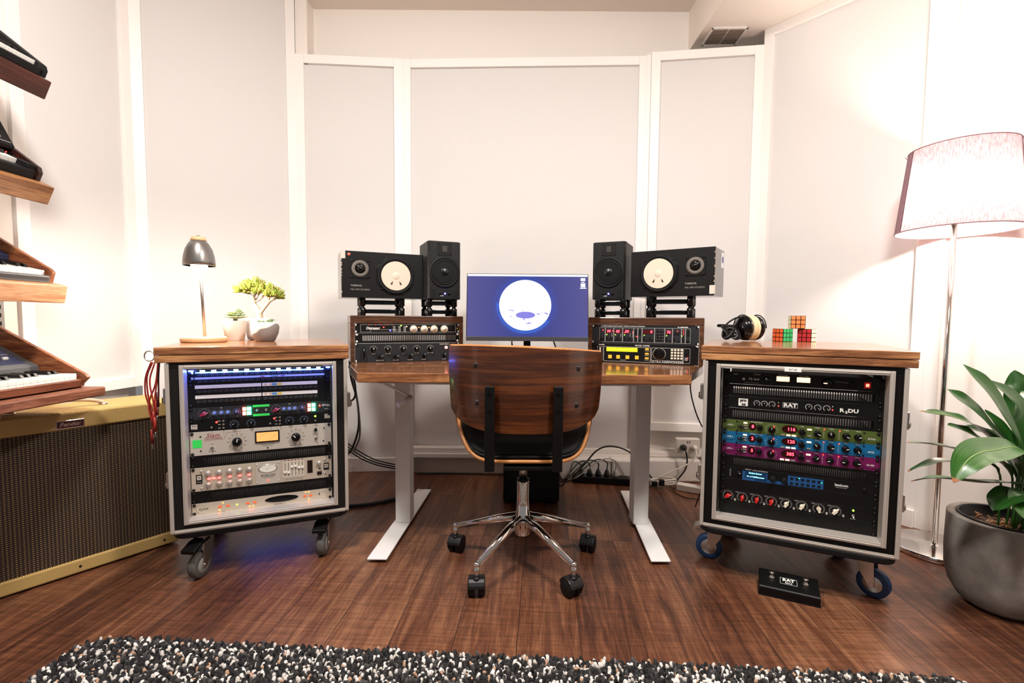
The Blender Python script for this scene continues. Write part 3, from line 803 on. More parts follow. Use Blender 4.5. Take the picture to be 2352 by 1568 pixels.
u = Unit(FL, -2, 1, 'audio_equalizer', 'charcoal preamp with red knobs and two glowing button blocks under the patch bays', 'preamp', M_greyblk)
for x, b, r, sty in ((.10, M_purk, .0135, 'chicken'), (.167, M_bluek, .0075, 'round'), (.213, M_bluek, .0075, 'round'), (.256, M_bluek, .0075, 'round'), (.315, mat('indigo_knob', '31345E', 0.35), .0095, 'round'),
               (.593, M_purk, .0125, 'chicken'), (.648, M_bluek, .007, 'round'), (.688, M_bluek, .0075, 'round'), (.727, M_bluek, .0075, 'round'), (.782, mat('indigo_knob'), .009, 'round')):
    u.knob(x, 0.48, r, b, M_white, {'chicken': 70}.get(sty, 0), 0.012, sty); u.ticks(x, 0.48, r * 1.25, r * 1.5, 13)
for x0 in (0.356, 0.823):
    u.rect(x0 + 0.012, 0.70, 0.0105, 0.0125, mat('red_lamp_button', 'FF6050', 0.4, emit='FF5A48', es=16), 'lamp_button', 0.005)
    u.rect(x0 + 0.012, 0.32, 0.0105, 0.0125, mat('red_lamp_button'), 'lamp_button', 0.005)
    u.rect(x0 + 0.045, 0.70, 0.0135, 0.0125, mat('green_lamp_button', '60FFB0', 0.4, emit='38FFA0', es=18), 'lamp_button', 0.005)
    u.rect(x0 + 0.045, 0.32, 0.0135, 0.0125, mat('green_lamp_button'), 'lamp_button', 0.005)
u.rect(.486, .90, .056, .0085, M_tape, 'tape_strip', .0006); u.rect(.486, .10, .056, .0085, M_tape, 'tape_strip', .0006)
u.jack(.457, .52); u.jack(.52, .52)
u.rect(.915, .60, .009, .012, M_red, 'badge', .0008); u.text('GTQ2', .962, .62, .011, bold=.02); u.text('Mk II', .965, .28, .006)
u.text('MIC', .213, .90, .0045); u.text('GAIN', .315, .12, .004); u.text('MIC', .69, .92, .0045)
u.text('+', .915, .60, .012, M_white, bold=.03, y=-.0011)
u.end()
u = Unit(FL, -1, 1, 'audio_preamp', 'black preamp with four small dials directly above the silver meter compressor', 'preamp', M_pcase)
for x, zz in ((.224, .80), (.224, .50), (.224, .20), (.617, .80), (.617, .50), (.617, .20), (.145, .30), (.547, .30), (.88, .28)): u.toggle(x, zz, .0042)
for x in (.297, .413, .688, .794):
    u.knob(x, .45, .0085, M_blackg, mat('pale_blue_marking', 'A8C4E8', .5), -60 if x < .3 or x == .688 else 20, .012); u.ticks(x, .45, .011, .016, 13, mat('pale_blue_marking'))
u.led(.179, .72, .0035, M_glow_r); u.led(.577, .72, .0035, M_glow_r); u.led(.88, .68, .0035, M_glow_ye)
for x, s1, s2 in ((.032, 'BA2', 'audio'), (.972, 'JLM', 'AUDIO')):
    u.rect(x, .42 if x < .5 else .62, .020, .018, M_silver, 'name_plate', .001); u.text(s1, x, .50 if x < .5 else .70, .0085, M_mark_d, y=-.0013); u.text(s2, x, .28 if x < .5 else .48, .005, M_mark_d, y=-.0013)
for x, z in ((.197, .8), (.197, .5), (.197, .2)): u.text('PAD', x, z, .0045); u.text('PAD', x + .393, z, .0045)
u.end()

u = Unit(FL, 0, 2, 'audio_compressor', 'silver two unit compressor with an amber lit meter, two black dials and green tape', 'compressor', M_silver)
mkd = M_mark_d; redl = mat('red_marking', '8E2A2A', .6)
for x, d in ((.313, 15), (.732, -40)):
    u.knob(x, .47, .0165, M_blackg, M_white, d, .018); u.ticks(x, .47, .0215, .0245, 21, mkd)
    for k, s_ in enumerate(('0', '10', '20', '30', '40', '50', '60', '70', '80', '90', '100')):
        a = math.radians(-150 + 30 * k)
        u.text(s_, x + .0295 * math.sin(a) / RW, .47 + .0295 * math.cos(a) / u.h, .006, mkd)
fr_ = u.rect(.525, .60, .084, .044, M_black, 'meter_frame', .004)
u.rect(.525, .60, .074, .034, M_meter, 'meter_face', .0004, off=.0042)
ym = -.0050
for k in range(15):
    a = math.radians(-38 + 76 * k / 14); cx_, cz_ = u.X(.525), u.Z(.60) - .036
    for r0, r1 in ((.044, .048),):
        u.line((cx_ + r0 * math.sin(a)) / RW, (cz_ + r0 * math.cos(a)) / u.h, (cx_ + r1 * math.sin(a)) / RW, (cz_ + r1 * math.cos(a)) / u.h, .0005, mkd, y=ym)
u.line(.545, .47, .595, .72, .0007, mkd, y=ym); u.text('VU', .60, .47, .006, mkd, y=ym)
u.text('Stam', .155, .82, .021, redl, sx=1.05, slant=.35); u.text('AUDIO ENGINEERING', .155, .68, .0058, redl, bold=.02)
u.line(.09, .62, .225, .62, .0007, redl); u.line(.225, .62, .245, .90, .0007, redl); u.line(.245, .90, .34, .90, .0007, redl); u.line(.10, .745, .212, .745, .0006, redl)
u.text('LEVELING AMPLIFIER', .525, .26, .0055, mkd); u.text('MODEL SA-2A', .525, .19, .0055, mkd)
u.text('LIMIT', .145, .44, .005, mkd); u.text('COMPRESS', .145, .14, .005, mkd); u.text('GAIN', .313, .09, .0058, mkd); u.text('PEAK REDUCTION', .735, .10, .0055, mkd)
u.toggle(.145, .29, .0065); u.toggle(.883, .34, .0065); u.text('OFF', .883, .18, .005, mkd); u.text('ON', .883, .50, .005, mkd)
u.knob(.882, .72, .0095, M_blackg, M_white, 180, .014, 'chicken'); u.text('METER', .882, .92, .005, mkd)
u.rect(.048, .50, .029, .030, M_tape, 'tape_square', .0006)
for x, z in ((.07, .80), (.07, .20), (.945, .78), (.94, .20), (.525, .10)): u.led(x, z, .0028, M_black, 'small_screw')
u.end()
vent_unit(FL, 2, 'black slotted vent panel between the silver compressor and the equaliser with sliders', 64, .08, .95)

M_champ = mat('champagne_panel', 'CDC0AE', .38, .35)
u = Unit(FL, 3, 2, 'audio_equalizer', 'champagne two unit equaliser with ten silver knobs, oval meter and six sliders', 'equalizer', M_champ)
for x in (.112, .185, .255, .323, .390):
    for z in (.74, .26): u.knob(x, z, .0095, M_silvk, mkd, random.uniform(-60, 60), .014, 'silver'); u.ticks(x, z, .0115, .0135, 11, mkd)
for x in (.118, .150, .185, .257, .325, .390): u.rect(x, .50, .0095, .0055, mat('pink_lamp_button', 'FF7060', .4, emit='FF4A48', es=5), 'lamp_button', .0025)
u.rect(.523, .50, .082, .086, M_silver, 'meter_plate', .0012)
mo = MB(); mo.lathe([(.034, 0), (.034, -.0016), (.031, -.002)], 36, axis='Y'); mo.lathe([(.0295, -.0019), (.0295, -.0024), (0, -.0024)], 36, axis='Y', mi=1, smooth=False)
o = mo.build('oval_meter', [M_chrome, mat('meter_white', 'E6E2D8', .5)], u.t, loc=(u.X(.523), -.0012, u.Z(.70))); o.scale = (1, 1, .48)
for k in range(13):
    a = math.radians(-60 + 120 * k / 12); cx_, cz_ = u.X(.523), u.Z(.70)
    u.line((cx_ + .024 * math.sin(a)) / RW, (cz_ + .011 * math.cos(a)) / u.h, (cx_ + .027 * math.sin(a)) / RW, (cz_ + .0125 * math.cos(a)) / u.h, .0005, mkd, y=-.0040)
u.line(.527, .68, .54, .80, .0006, mkd, y=-.0040); u.text('VU', .515, .69, .005, mkd, y=-.0040)
u.text('AVALON', .523, .385, .0125, mkd, y=-.0016, bold=.01); u.text('INDUSTRIAL DESIGN', .523, .30, .0042, mkd, y=-.0016)
u.led(.523, .16, .003, M_glow_r)
for x in (.445, .60):
    for z in (.90, .10): u.led(x, z, .003, M_steel, 'small_screw')
u.rect(.71, .56, .078, .066, mat('slider_panel', 'D6CBBB', .4, .2), 'slider_panel', .0008)
for k, z in enumerate((.44, .42, .66, .68, .60, .60)):
    x = .647 + k * .0258
    u.rect(x, .56, .0016, .052, M_black, 'slider_slot', .0011); u.rect(x, z, .0085, .006, M_white, 'slider_cap', .006); u.rect(x, .96, .006, .003, mat('small_red_mark', '6A2A24', .6), 'frequency_mark', .0011)
u.text('CLASS A  SPECTRAL  EQUALIZER', .71, .09, .0045, mkd)
u.rect(.833, .58, .019, .050, mat('smoked_display', '1A0A0A', .15), 'level_display', .0015)
u.knob(.902, .70, .0085, M_silvk, mkd, 0, .013, 'silver'); u.rect(.905, .24, .017, .0125, mat('smoked_display'), 'switch', .003)
u.rect(.905, .46, .008, .004, M_mark_d, 'label_plate', .0008)
for x, s1, s2 in ((.053, 'V', '747sp'), (.958, 'A', '')):
    u.rect(x, .52, .020, .034 if x < .5 else .028, M_black, 'badge', .0009); u.rect(x, .58 if x < .5 else .54, .014, .016, M_silver, 'badge_centre', .0003, off=.001)
    u.text(s1, x, .58 if x < .5 else .54, .012, mkd, y=-.0016); u.text(s2, x, .40, .0065, M_silver, y=-.0014)
for x, z in ((.068, .85), (.068, .12), (.945, .84), (.945, .22)): u.led(x, z, .004, M_steel, 'hex_bolt')
u.end()
vent_unit(FL, 5, 'black vent panel just above the thin silver converter at the bottom', 64, .12, .95)
u = Unit(FL, 6, 1, 'audio_converter', 'thin silver converter with orange oval buttons and black oval window, lowest in the textured case', 'converter', M_champ)
def oval(u, fx, fz, a, b, m, name, off=0.0):
    o = inst(name, shared(('oval', a, b, m.name), lambda: MB().prism([(a * math.cos(2 * PI * k / 28), b * math.sin(2 * PI * k / 28)) for k in range(28)], -.0014, 0, 'Y').mesh(name, m)), u.t, (u.X(fx), -off, u.Z(fz)))
    return o
M_orb = mat('orange_button', 'E2622C', .4, emit='E2622C', es=.35)
for x, z in ((.185, .52), (.238, .52), (.375, .52), (.425, .52), (.79, .52), (.835, .52)): oval(u, x, z, .0068, .0038, M_orb, 'oval_button')
for x, z in ((.205, .82), (.18, .22), (.387, .22), (.412, .22), (.797, .86), (.82, .86), (.82, .20)): u.led(x, z, .0024, M_glow_o)
u.led(.30, .52, .0026, M_glow_ye)
oval(u, .618, .56, .060, .0135, M_chrome, 'window_rim'); oval(u, .618, .56, .058, .0120, M_blackg, 'level_window', .0012)
u.text('Lynx', .078, .50, .0155, mkd, slant=.3); u.text('AURORA 16', .60, .10, .0075, mkd)
for x, z in ((.077, .86), (.077, .14), (.935, .82), (.935, .18)): u.led(x, z, .0026, M_steel, 'small_screw')
u.led(.90, .56, .0028, M_black, 'power_button')
u.arc(.062, .5, .018, -170, -10, .0006, mkd); u.text('SYNC', .21, .08, .0038, mkd)
u.end()

# ------------- right rack ------------
u = Unit(FR, -4, 1, 'headphone_monitor_unit', 'black unit with two bright amber windows and red power switch, topmost in smooth case', 'rack unit', M_pcase)
u.knob(.29, .45, .0135, M_blackg, M_white, -20, .016); u.ticks(.29, .45, .0165, .0175, 24)
u.knob(.67, .48, .0155, M_blackg, M_glow_a, -90, .018)
for x in (.395, .525): u.rect(x, .60, .040, .0170, mat('amber_window', 'FFE9C0', .4, emit='FFCC90', es=2.0), 'meter_window', .0012); u.text('OUTPUT LEVEL', x, .90, .0045)
u.text('PS 4x4', .205, .45, .0125, bold=.005); u.text('STATION', .225, .85, .005)
u.knob(.135, .45, .006, M_steel, M_black, 60, .008); u.knob(.815, .45, .0095, M_blackm, M_black, 0, .008)
u.rect(.905, .46, .019, .021, M_red, 'power_switch', .004); u.rect(.905, .46, .009, .010, mat('red_switch_lamp', 'FF5040', .4, emit='FF5040', es=6), 'switch_lamp', .0006, off=.0042)
u.line(.14, .15, .24, .15); u.line(.72, .60, .80, .56); u.text('INPUT', .08, .80, .005)
u.end()
vent_unit(FR, -3, 'black slotted vent panel under the amber window unit', 58, .06, .95)
u = Unit(FR, -2, 1, 'distortion_unit', 'black unit with six small dials marked RAT between two slotted vents', 'rack unit', M_pcase)
for x in (.23, .28, .33, .565, .62, .675): u.arc(x, .50, .0095, -150, 150, .0009); u.knob(x, .50, .0065, M_blackg, M_white, 0 if x in (.23, .28, .565) else 140, .009); u.ticks(x, .50, .0095, .0115, 11)
u.rect(.448, .52, .046, .018, M_white, 'logo_plate', .0006); u.rect(.448, .52, .0445, .0165, M_black, 'logo_ground', .0002, off=.0006)
u.text('RAT', .448, .51, .0175, bold=.045, sx=1.25, y=-.0012); u.text('A', .373, .66, .006); u.text('B', .71, .66, .006); u.led(.373, .40, .002, M_glow_r); u.led(.71, .40, .002, M_glow_r)
u.text('R', .765, .42, .0175, bold=.035, sx=1.2); u.text('2', .792, .30, .0115, bold=.04, sx=1.2); u.text('DU', .832, .42, .0175, bold=.035, sx=1.2)
u.rect(.137, .50, .031, .027, M_white, 'logo_patch', .0004); u.text('pro', .137, .66, .0150, M_black, bold=.05, sx=.95, y=-.0008); u.text('co', .141, .34, .0150, M_black, bold=.05, sx=.95, y=-.0008)
u.end()
vent_unit(FR, -1, 'black slotted vent panel directly above the green effects unit', 58, .06, .95)
def modeler(row, col, label, dig1, dig2, degs, word, third):
    m = mat('panel_' + col, col, .38, .15)
    u = Unit(FR, row, 1, 'effects_unit', label, 'effects unit', m)
    oval(u, .053, .55, .0225, .012, m, 'end_badge'); oval(u, .947, .45, .0225, .012, m, 'end_badge')
    u.text('LINE 6', .054, .55, .0075, bold=.01, slant=.2, y=-.0018); u.text(word, .946, .42, .0075, bold=.01, slant=.2, y=-.0018)
    for x in (.116, .1395): u.knob(x, .50, .0052, M_blackg, M_white, 0, .010)
    for k, z in enumerate((.80, .58, .36)): u.rect(.158, z, .0125, .0045, M_glow_a if k == 0 else mat('dull_button', '8C8478', .5), 'button', .002)
    oval(u, .206, .55, .0125, .0135, mat('dark_red_display'), 'number_display')
    u.text(dig1, .209, .55, .0165, M_segr, y=-.0018, bold=.02)
    u.knob(.256, .52, .0105, M_blackg, M_black, 0, .013); u.knob(.335, .44, .0115, M_blackg, M_white, 0, .013, 'fluted'); u.ticks(.335, .44, .016, .021, 15)
    oval(u, .452, .60, .0245, .0140, mat('dark_red_display'), 'number_display'); u.text(dig2, .462, .60, .0165, M_segr, y=-.0018, bold=.02)
    for k, x in enumerate((.41, .445, .48)): u.rect(x, .10, .0125, .0050, M_glow_a if (k < 2) == third or k == 1 else mat('dull_button'), 'button', .002)
    u.knob(.53, .46, .0115, M_blackg, M_black, 0, .014); u.rect(.576, .72, .0135, .0050, M_glow_a, 'button', .002); u.rect(.576, .20, .0125, .0045, mat('dull_button'), 'button', .002)
    for x, dgr in zip((.625, .710, .798, .868), degs): u.knob(x, .46, .0115, M_blackg, M_white, dgr, .012); u.text('TWEAK', x, .90, .0045)
    u.text('PROGRAM SELECT', .235, .93, .0048); u.text('TIME' if word == 'ECHO' else 'SPEED', .53, .90, .0045)
    u.led(.667, .84, .0020, M_glow_r); u.led(.76, .82, .0020, M_glow_r); u.led(.35, .70, .0020, M_glow_r)
    for k in range(7): u.line(.660, .70 - k * .09, .668, .70 - k * .09, .0005); u.line(.752, .70 - k * .09, .760, .70 - k * .09, .0005)
    for x, z in ((.100, .88), (.100, .12), (.903, .86), (.903, .12)): u.led(x, z, .0028, M_black, 'small_screw')
    for k in range(5): u.led(.112 + k * .007, .84, .0010, M_black, 'tick_dot')
    u.end()
modeler(0, '4F5F2A', 'olive green effects unit reading 8 and 116, uppermost of the coloured three', '8', '116', (110, -25, 115, 80), 'ECHO', False)
modeler(1, '0E6290', 'blue effects unit reading 2 and 120, middle of the coloured three', '2', '120', (-35, 95, 75, 150), 'MOD', False)
modeler(2, '6E1450', 'purple effects unit reading 5 and 385, lowest of the coloured three', '5', '385', (45, -110, -90, 90), 'FILTER', True)
vent_unit(FR, 3, 'black vent panel between the purple unit and the blue reverb unit', 62, .08, .92)
u = Unit(FR, 4, 1, 'reverb_unit', 'black reverb unit with cyan text display and a blue keypad', 'reverb unit', M_pcase)
M_lexb = mat('keypad_blue', '1B4E86', .45)
u.rect(.335, .14, .20 * RW + .0, .011, M_lexb, 'blue_band', .0006); u.rect(.565, .46, .108, .034, M_lexb, 'keypad_panel', .0008); u.rect(.235, .40, .082, .034, M_lexb, 'display_surround', .0006)
u.rect(.240, .50, .070, .024, mat('display_glass', '03131F', .1, emit='0A4A78', es=.25), 'display', .0012)
u.text('Dri:but Stereo', .238, .66, .0072, M_glow_cy, y=-.0016, bold=.01); u.text('P4 1.4 Hall/Basement', .240, .36, .0066, M_glow_cy, y=-.0016, bold=.01)
u.knob(.355, .42, .0105, M_blackm, M_black, 0, .018); u.knob(.430, .42, .0105, M_blackm, M_black, 0, .018); u.knob(.125, .55, .0075, M_blackm, M_white, 90, .010)
for k in range(6):
    for z in (.66, .28):
        u.rect(.478 + k * .0345, z, .0095, .006, M_blackm, 'button', .003); u.line(.470 + k * .0345, z + .16, .486 + k * .0345, z + .16, .0006)
u.led(.525, .72, .0018, M_glow_g); u.led(.665, .60, .0018, M_glow_g)
u.text('lexicon', .785, .60, .0135, bold=.02); u.line(.75, .40, .82, .40, .0006); u.text('PCM 91', .19, .92, .006, slant=.3); u.text('DIGITAL REVERBERATOR', .27, .90, .0045)
for k in range(5): u.dark_rect(.065, .25 + k * .13, .0035, .0015, M_white)
u.knob(.92, .5, .006, M_blackm, M_black, 0, .006); u.end()
Unit(FR, 5, 1, 'blank_panel', 'plain black blank panel between the reverb unit and the red and white knobs', 'blank panel', M_pcase, chassis=False).end()
u = Unit(FR, 6, 1, 'summing_mixer', 'black mixer with four red and four cream pointer knobs near the case bottom', 'mixer', M_pcase)
for k, x in enumerate((.055, .155, .255, .352, .450, .550, .655, .755)):
    u.knob(x, .52, .0115, M_red if k < 4 else M_cream, M_white if k < 4 else M_cream, (60, 15, 20, 25, 30, 35, -10, 40)[k], .014, 'chicken'); u.ticks(x, .52, .0145, .0190, 21)
    u.jack(x + .05, .24, .0042); u.text('INPUT', x - .035, .90, .0042)
u.led(.862, .78, .0030, M_glow_ye); u.toggle(.862, .38, .005, -1); u.text('POWER', .862, .10, .0042); u.line(.0, .72, .03, .72)
u.end()
Unit(FR, 7, 1, 'blank_panel', 'plain black blank panel, lowest in the smooth black case', 'blank panel', M_pcase, chassis=False).end()
# ================================================================== DESK BOXES AND THEIR UNITS
W_box = wood('walnut_box_wood', '2E1A10', '553522', '744C34', 'X', 1.4, 0.30, coat=.35, stretch=12)
FB = Frame(-0.7095, 2.1796, 0.9305, 21)
FC = Frame(0.3891, 2.3400, 0.9310, -22)
def rack_box(F, label):
    z0 = 0.7525; t = thing('wooden_rack_box', label, 'rack box', F.P(0, 0, z0), F.yaw)
    zt = F.o.z - z0; a, b = -0.020, RW + 0.020
    MB().box(a, b, -0.006, 0.30, zt + 0.0005, zt + 0.036).build('top', W_box, t, bevel=0.003)
    MB().box(a, -0.001, -0.004, 0.30, 0, zt).build('side', W_box, t, bevel=0.002)
    MB().box(RW + 0.001, b, -0.004, 0.30, 0, zt).build('side', W_box, t, bevel=0.002)
    return zt + 0.036 + z0
ZB = rack_box(FB, 'dark walnut rack box on the left of the desk holding two black units')
ZC = rack_box(FC, 'dark walnut rack box on the right of the desk holding red and yellow display units')
def white_screws(u, zs):
    for x in (.012, .988):
        for z in zs: u.screw(x * RW, z * u.h, M_white)
u = Unit(FB, 0, 1, 'audio_compressor', 'black compressor with four big cream dials at the top of the left desk box', 'compressor', M_pcase, depth=.25)
white_screws(u, (.85, .15))
u.frame(.05, .965, .12, .90); u.text('Distressor', .165, .52, .0165, bold=.03, slant=.2, sx=.85)
for x in (.545, .648, .745, .848): u.knob(x, .42, .0175, M_cream, M_silvk, 0, .020, 'dialcap', 'large_dial'); u.ticks(x, .42, .0180, .0200, 21)
u.led(.262, .62, .0030, M_glow_r); u.led(.322, .28, .0036, M_glow_b); u.led(.425, .80, .0030, M_glow_ye); u.led(.478, .70, .0028, M_glow_a)
u.led(.597, .62, .0024, M_glow_o); u.led(.697, .62, .0024, M_glow_o); u.rect(.918, .50, .010, .010, M_blackm, 'switch', .004)
for k in range(14): u.led(.13 + k * .018, .88, .0012, M_glow_r if k % 3 == 0 else M_white, 'meter_dot')
for k in range(5):
    for x in (.36, .41, .46): u.line(x - .012, .70 - k * .13, x + .012, .70 - k * .13, .0015)
u.frame(.14, .385, .12, .38); u.text('UX', .982, .50, .007, mat('yellow_marking', 'D8C020', .5), bold=.03)
u.end()
vent_unit(FB, 1, 'black slotted vent panel inside the left desk box', 52, .06, .965)
u = Unit(FB, 2, 2, 'audio_equalizer', 'black two unit equaliser with ten pointer dials in the left desk box', 'equalizer', M_greyblk, depth=.25)
white_screws(u, (.93, .07))
for x, z, d in ((.165, .66, 0), (.300, .66, -40), (.445, .66, 0), (.575, .66, -30), (.708, .66, -20), (.225, .30, 70), (.372, .30, 80), (.512, .30, 40), (.645, .30, 20), (.845, .30, 20)):
    u.knob(x, z, .0125, M_blackg, M_white, d, .018, 'chicken' if z < .5 else 'round')
    if z > .5: u.ticks(x, z, .0145, .0170, 11); u.arc(x, z, .0165, -70, 70)
for s_, x in (('BOOST LOW', .225), ('CUT LOW', .372), ('HI BOOST', .512), ('HI CUT', .645), ('POWER', .845)): u.text(s_, x, .085, .0058, bold=.02)
for s_, x in (('BYPASS', .165), ('LOW FREQ', .30), ('HI Q', .445), ('HI FREQ', .575), ('HI CUT FREQ', .708)): u.text(s_, x, .44, .0050, bold=.02)
u.text('PASSIVE TUBE EQ', .85, .90, .0058, M_cream, bold=.02); u.led(.868, .72, .0075, mat('pink_lamp', 'FF9A90', .4, emit='FF8A88', es=2.2), 'jewel_lamp')
MB().tube([(.037, 0, .022), (.037, -.028, .024), (.037, -.028, .064), (.037, 0, .066)], .0045, 10).build('rack_handle', M_blackg, u.t)
u.line(.03, .985, .97, .985, .0008); u.end()

u = Unit(FC, 0, 2, 'delay_processor', 'black two unit processor with red digit displays in the right desk box', 'effects unit', M_greyblk, depth=.25)
white_screws(u, (.93, .07))
u.text('TC 2290 DYNAMIC DIGITAL DELAY + EFFECTS CONTROL PROCESSOR', .30, .945, .0065, bold=.03); u.text('t.c. electronic', .855, .935, .0080, bold=.05)
cells = [.07, .13, .213, .30, .405, .445, .485, .602, .695, .765, .845, .88, .925]
for a, b in zip(cells[:-1], cells[1:]): u.frame(a + .002, b - .002, .10, .86)
for x0, x1, s_ in ((.135, .195, '99'), (.222, .285, '05'), (.305, .37, '.50'), (.492, .592, '0'), (.705, .755, '76')):
    u.rect((x0 + x1) / 2, .66, (x1 - x0) * RW, .0165, mat('red_display_glass', '3A080A', .2, emit='5A0A10', es=.35), 'digit_display', .001)
    u.text(s_, (x0 + x1) / 2 if s_ != '0' else .572, .66, .0175, M_segr, bold=.03, slant=.15, y=-.0014)
for x in (.145, .23, .318, .505, .712, .848): u.led(x, .48, .0022, M_glow_ye)
for x, z in ((.108, .72), (.435, .40), (.561, .34), (.81, .72), (.398, .64), (.203, .68)): u.led(x, z, .0024, M_glow_r)
for k, x in enumerate((.145, .168, .19, .23, .253, .276, .318, .342, .366, .39, .43, .46, .505, .53, .56, .585, .708, .74, .78, .82, .86, .90)):
    u.rect(x, .20, .0085, .0085, M_blackm, 'button', .004)
    if k % 2 == 0: u.rect(x, .33, .0085, .0075, M_blackm, 'button', .004)
for i in range(3):
    for j in range(4): u.rect(.622 + i * .028, .74 - j * .155, .0085, .0085, M_blackm, 'keypad_key', .004); u.text('%d' % ((i + 1 + 3 * j) % 10), .622 + i * .028, .74 - j * .155, .005, y=-.0044)
for x in (.195, .282, .372, .398): u.line(x, .60, x, .36, .0009)
for z in (.72, .56): u.rect(.423, z, .009, .009, M_blackm, 'button', .004); u.rect(.462, z, .009, .009, M_blackm, 'button', .004); u.rect(.905, z, .010, .009, M_blackm, 'button', .004)
for x in (.785, .815): u.rect(x, .62, .009, .012, M_blackm, 'button', .004)
u.rect(.905, .20, .012, .008, M_blackm, 'button', .004); u.knob(.098, .27, .0095, M_blackm, M_black, 0, .010)
for k in range(6): u.led(.862, .80 - k * .05, .0010, M_glow_r, 'meter_dot')
u.end()
u = Unit(FC, 2, 2, 'harmonizer_unit', 'black processor with yellow green display, amber buttons and jog dial, right desk box', 'effects unit', M_pcase, depth=.25)
u.text('Eventide', .095, .94, .0080, bold=.04); u.text('MODEL H3000B', .49, .93, .0095, bold=.01)
u.frame(.055, .11, .10, .84); u.frame(.118, .568, .06, .84, .0010); u.frame(.578, .862, .18, .84, .0010); u.frame(.868, .925, .08, .84)
M_lcd = mat('lcd_backlight', 'C8D020', .4, emit='C2CC1C', es=1.0)
u.rect(.295, .70, .145, .0190, M_lcd, 'lcd_display', .001)
u.text('NO EDITING.  SOURCE: RECALL .1', .295, .76, .0072, M_mark_d, y=-.0014, bold=.01); u.text('BY ENTER OR WITH THE KEYS .2', .295, .64, .0072, M_mark_d, y=-.0014, bold=.01)
M_amb = mat('amber_button', 'E0A030', .45, emit='E0A030', es=.55)
for x in (.185, .265, .355, .445): u.rect(x - .004, .30, .0165, .0165, M_amb, 'soft_key', .003)
for z in (.76, .52, .28): u.rect(.535, z, .0165, .0075, M_amb, 'side_key', .003); u.text('PROGRAM', .535, z - .10, .0042)
u.text('SOFT KEYS', .31, .13, .0050)
u.knob(.648, .53, .0265, M_blackg, M_black, 0, .012, 'round', 'jog_dial'); u.arc(.648, .53, .0278, -180, 180, .0012, n=28)
for i in range(4):
    for j in range(4): u.rect(.765 + i * .0285, .76 - j * .145, .0095, .0085, M_cream, 'keypad_key', .0025)
u.text('ULTRA-HARMONIZER', .722, .10, .0130, sx=1.12)
u.rect(.896, .66, .012, .010, M_blackm, 'button', .003); u.rect(.893, .30, .013, .014, mat('grey_button', '8A8480', .5), 'power_button', .004); u.led(.905, .36, .0026, M_glow_r)
u.rect(.082, .60, .0075, .034, M_cream, 'level_strip', .0008); u.rect(.082, .20, .010, .012, mat('grey_button'), 'button', .003)
u.screw(.985 * RW, .93 * u.h, M_white); u.screw(.985 * RW, .07 * u.h, M_black)
u.end()

# ================================================================== SPEAKER STANDS
def isolation_stand(x, y, z, yaw, w, d, h, label):
    t = thing('speaker_stand', label, 'speaker stand', (x, y, z), yaw)
    r = 0.0155
    for i, hz in enumerate((h * 0.25, h * 0.78)):
        mb = MB()
        path = []
        for k in range(33):
            a = 2 * PI * k / 32
            # rounded rectangle waisted in the middle of the front and back
            cx = math.copysign(abs(math.cos(a)) ** 0.55, math.cos(a)) * (w / 2 - r); cy = math.copysign(abs(math.sin(a)) ** 0.55, math.sin(a)) * (d / 2 - r)
            cy *= 0.86 + 0.14 * abs(cx / (w / 2 - r)) ** 2
            path.append((cx, cy))
        n = len(path) - 1
        hh = 0.0095
        v = []; f = []
        for (a_, b_) in path[:-1]:
            L = math.hypot(a_, b_) or 1
            for dr, dz in ((-.0075, -hh), (.0075, -hh), (.0075, hh), (-.0075, hh)): v.append((a_ * (1 + dr / L), b_ * (1 + dr / L), hz + dz))
        for k in range(n):
            q = (k + 1) % n
            for c in range(4): e = (c + 1) % 4; f.append((k * 4 + c, k * 4 + e, q * 4 + e, q * 4 + c))
        mb.add(v, f, 0, False); mb.build('lower_ring' if i == 0 else 'upper_ring', M_blackg, t, bevel=0.001)
    for sx in (-1, 1):
        for sy in (-1, 1):
            c = (sx * (w / 2 - r), sy * (d / 2 - r), 0)
            MB().lathe([(r * .92, 0.0), (r, 0.003), (r, h * .42), (r * .78, h * .46), (r * .62, h * .47), (r * .62, h * .55), (r * .78, h * .56), (r, h * .60), (r, h - 0.003), (r * .92, h)], 18, c=c).build('post', M_blackg, t)
    return t

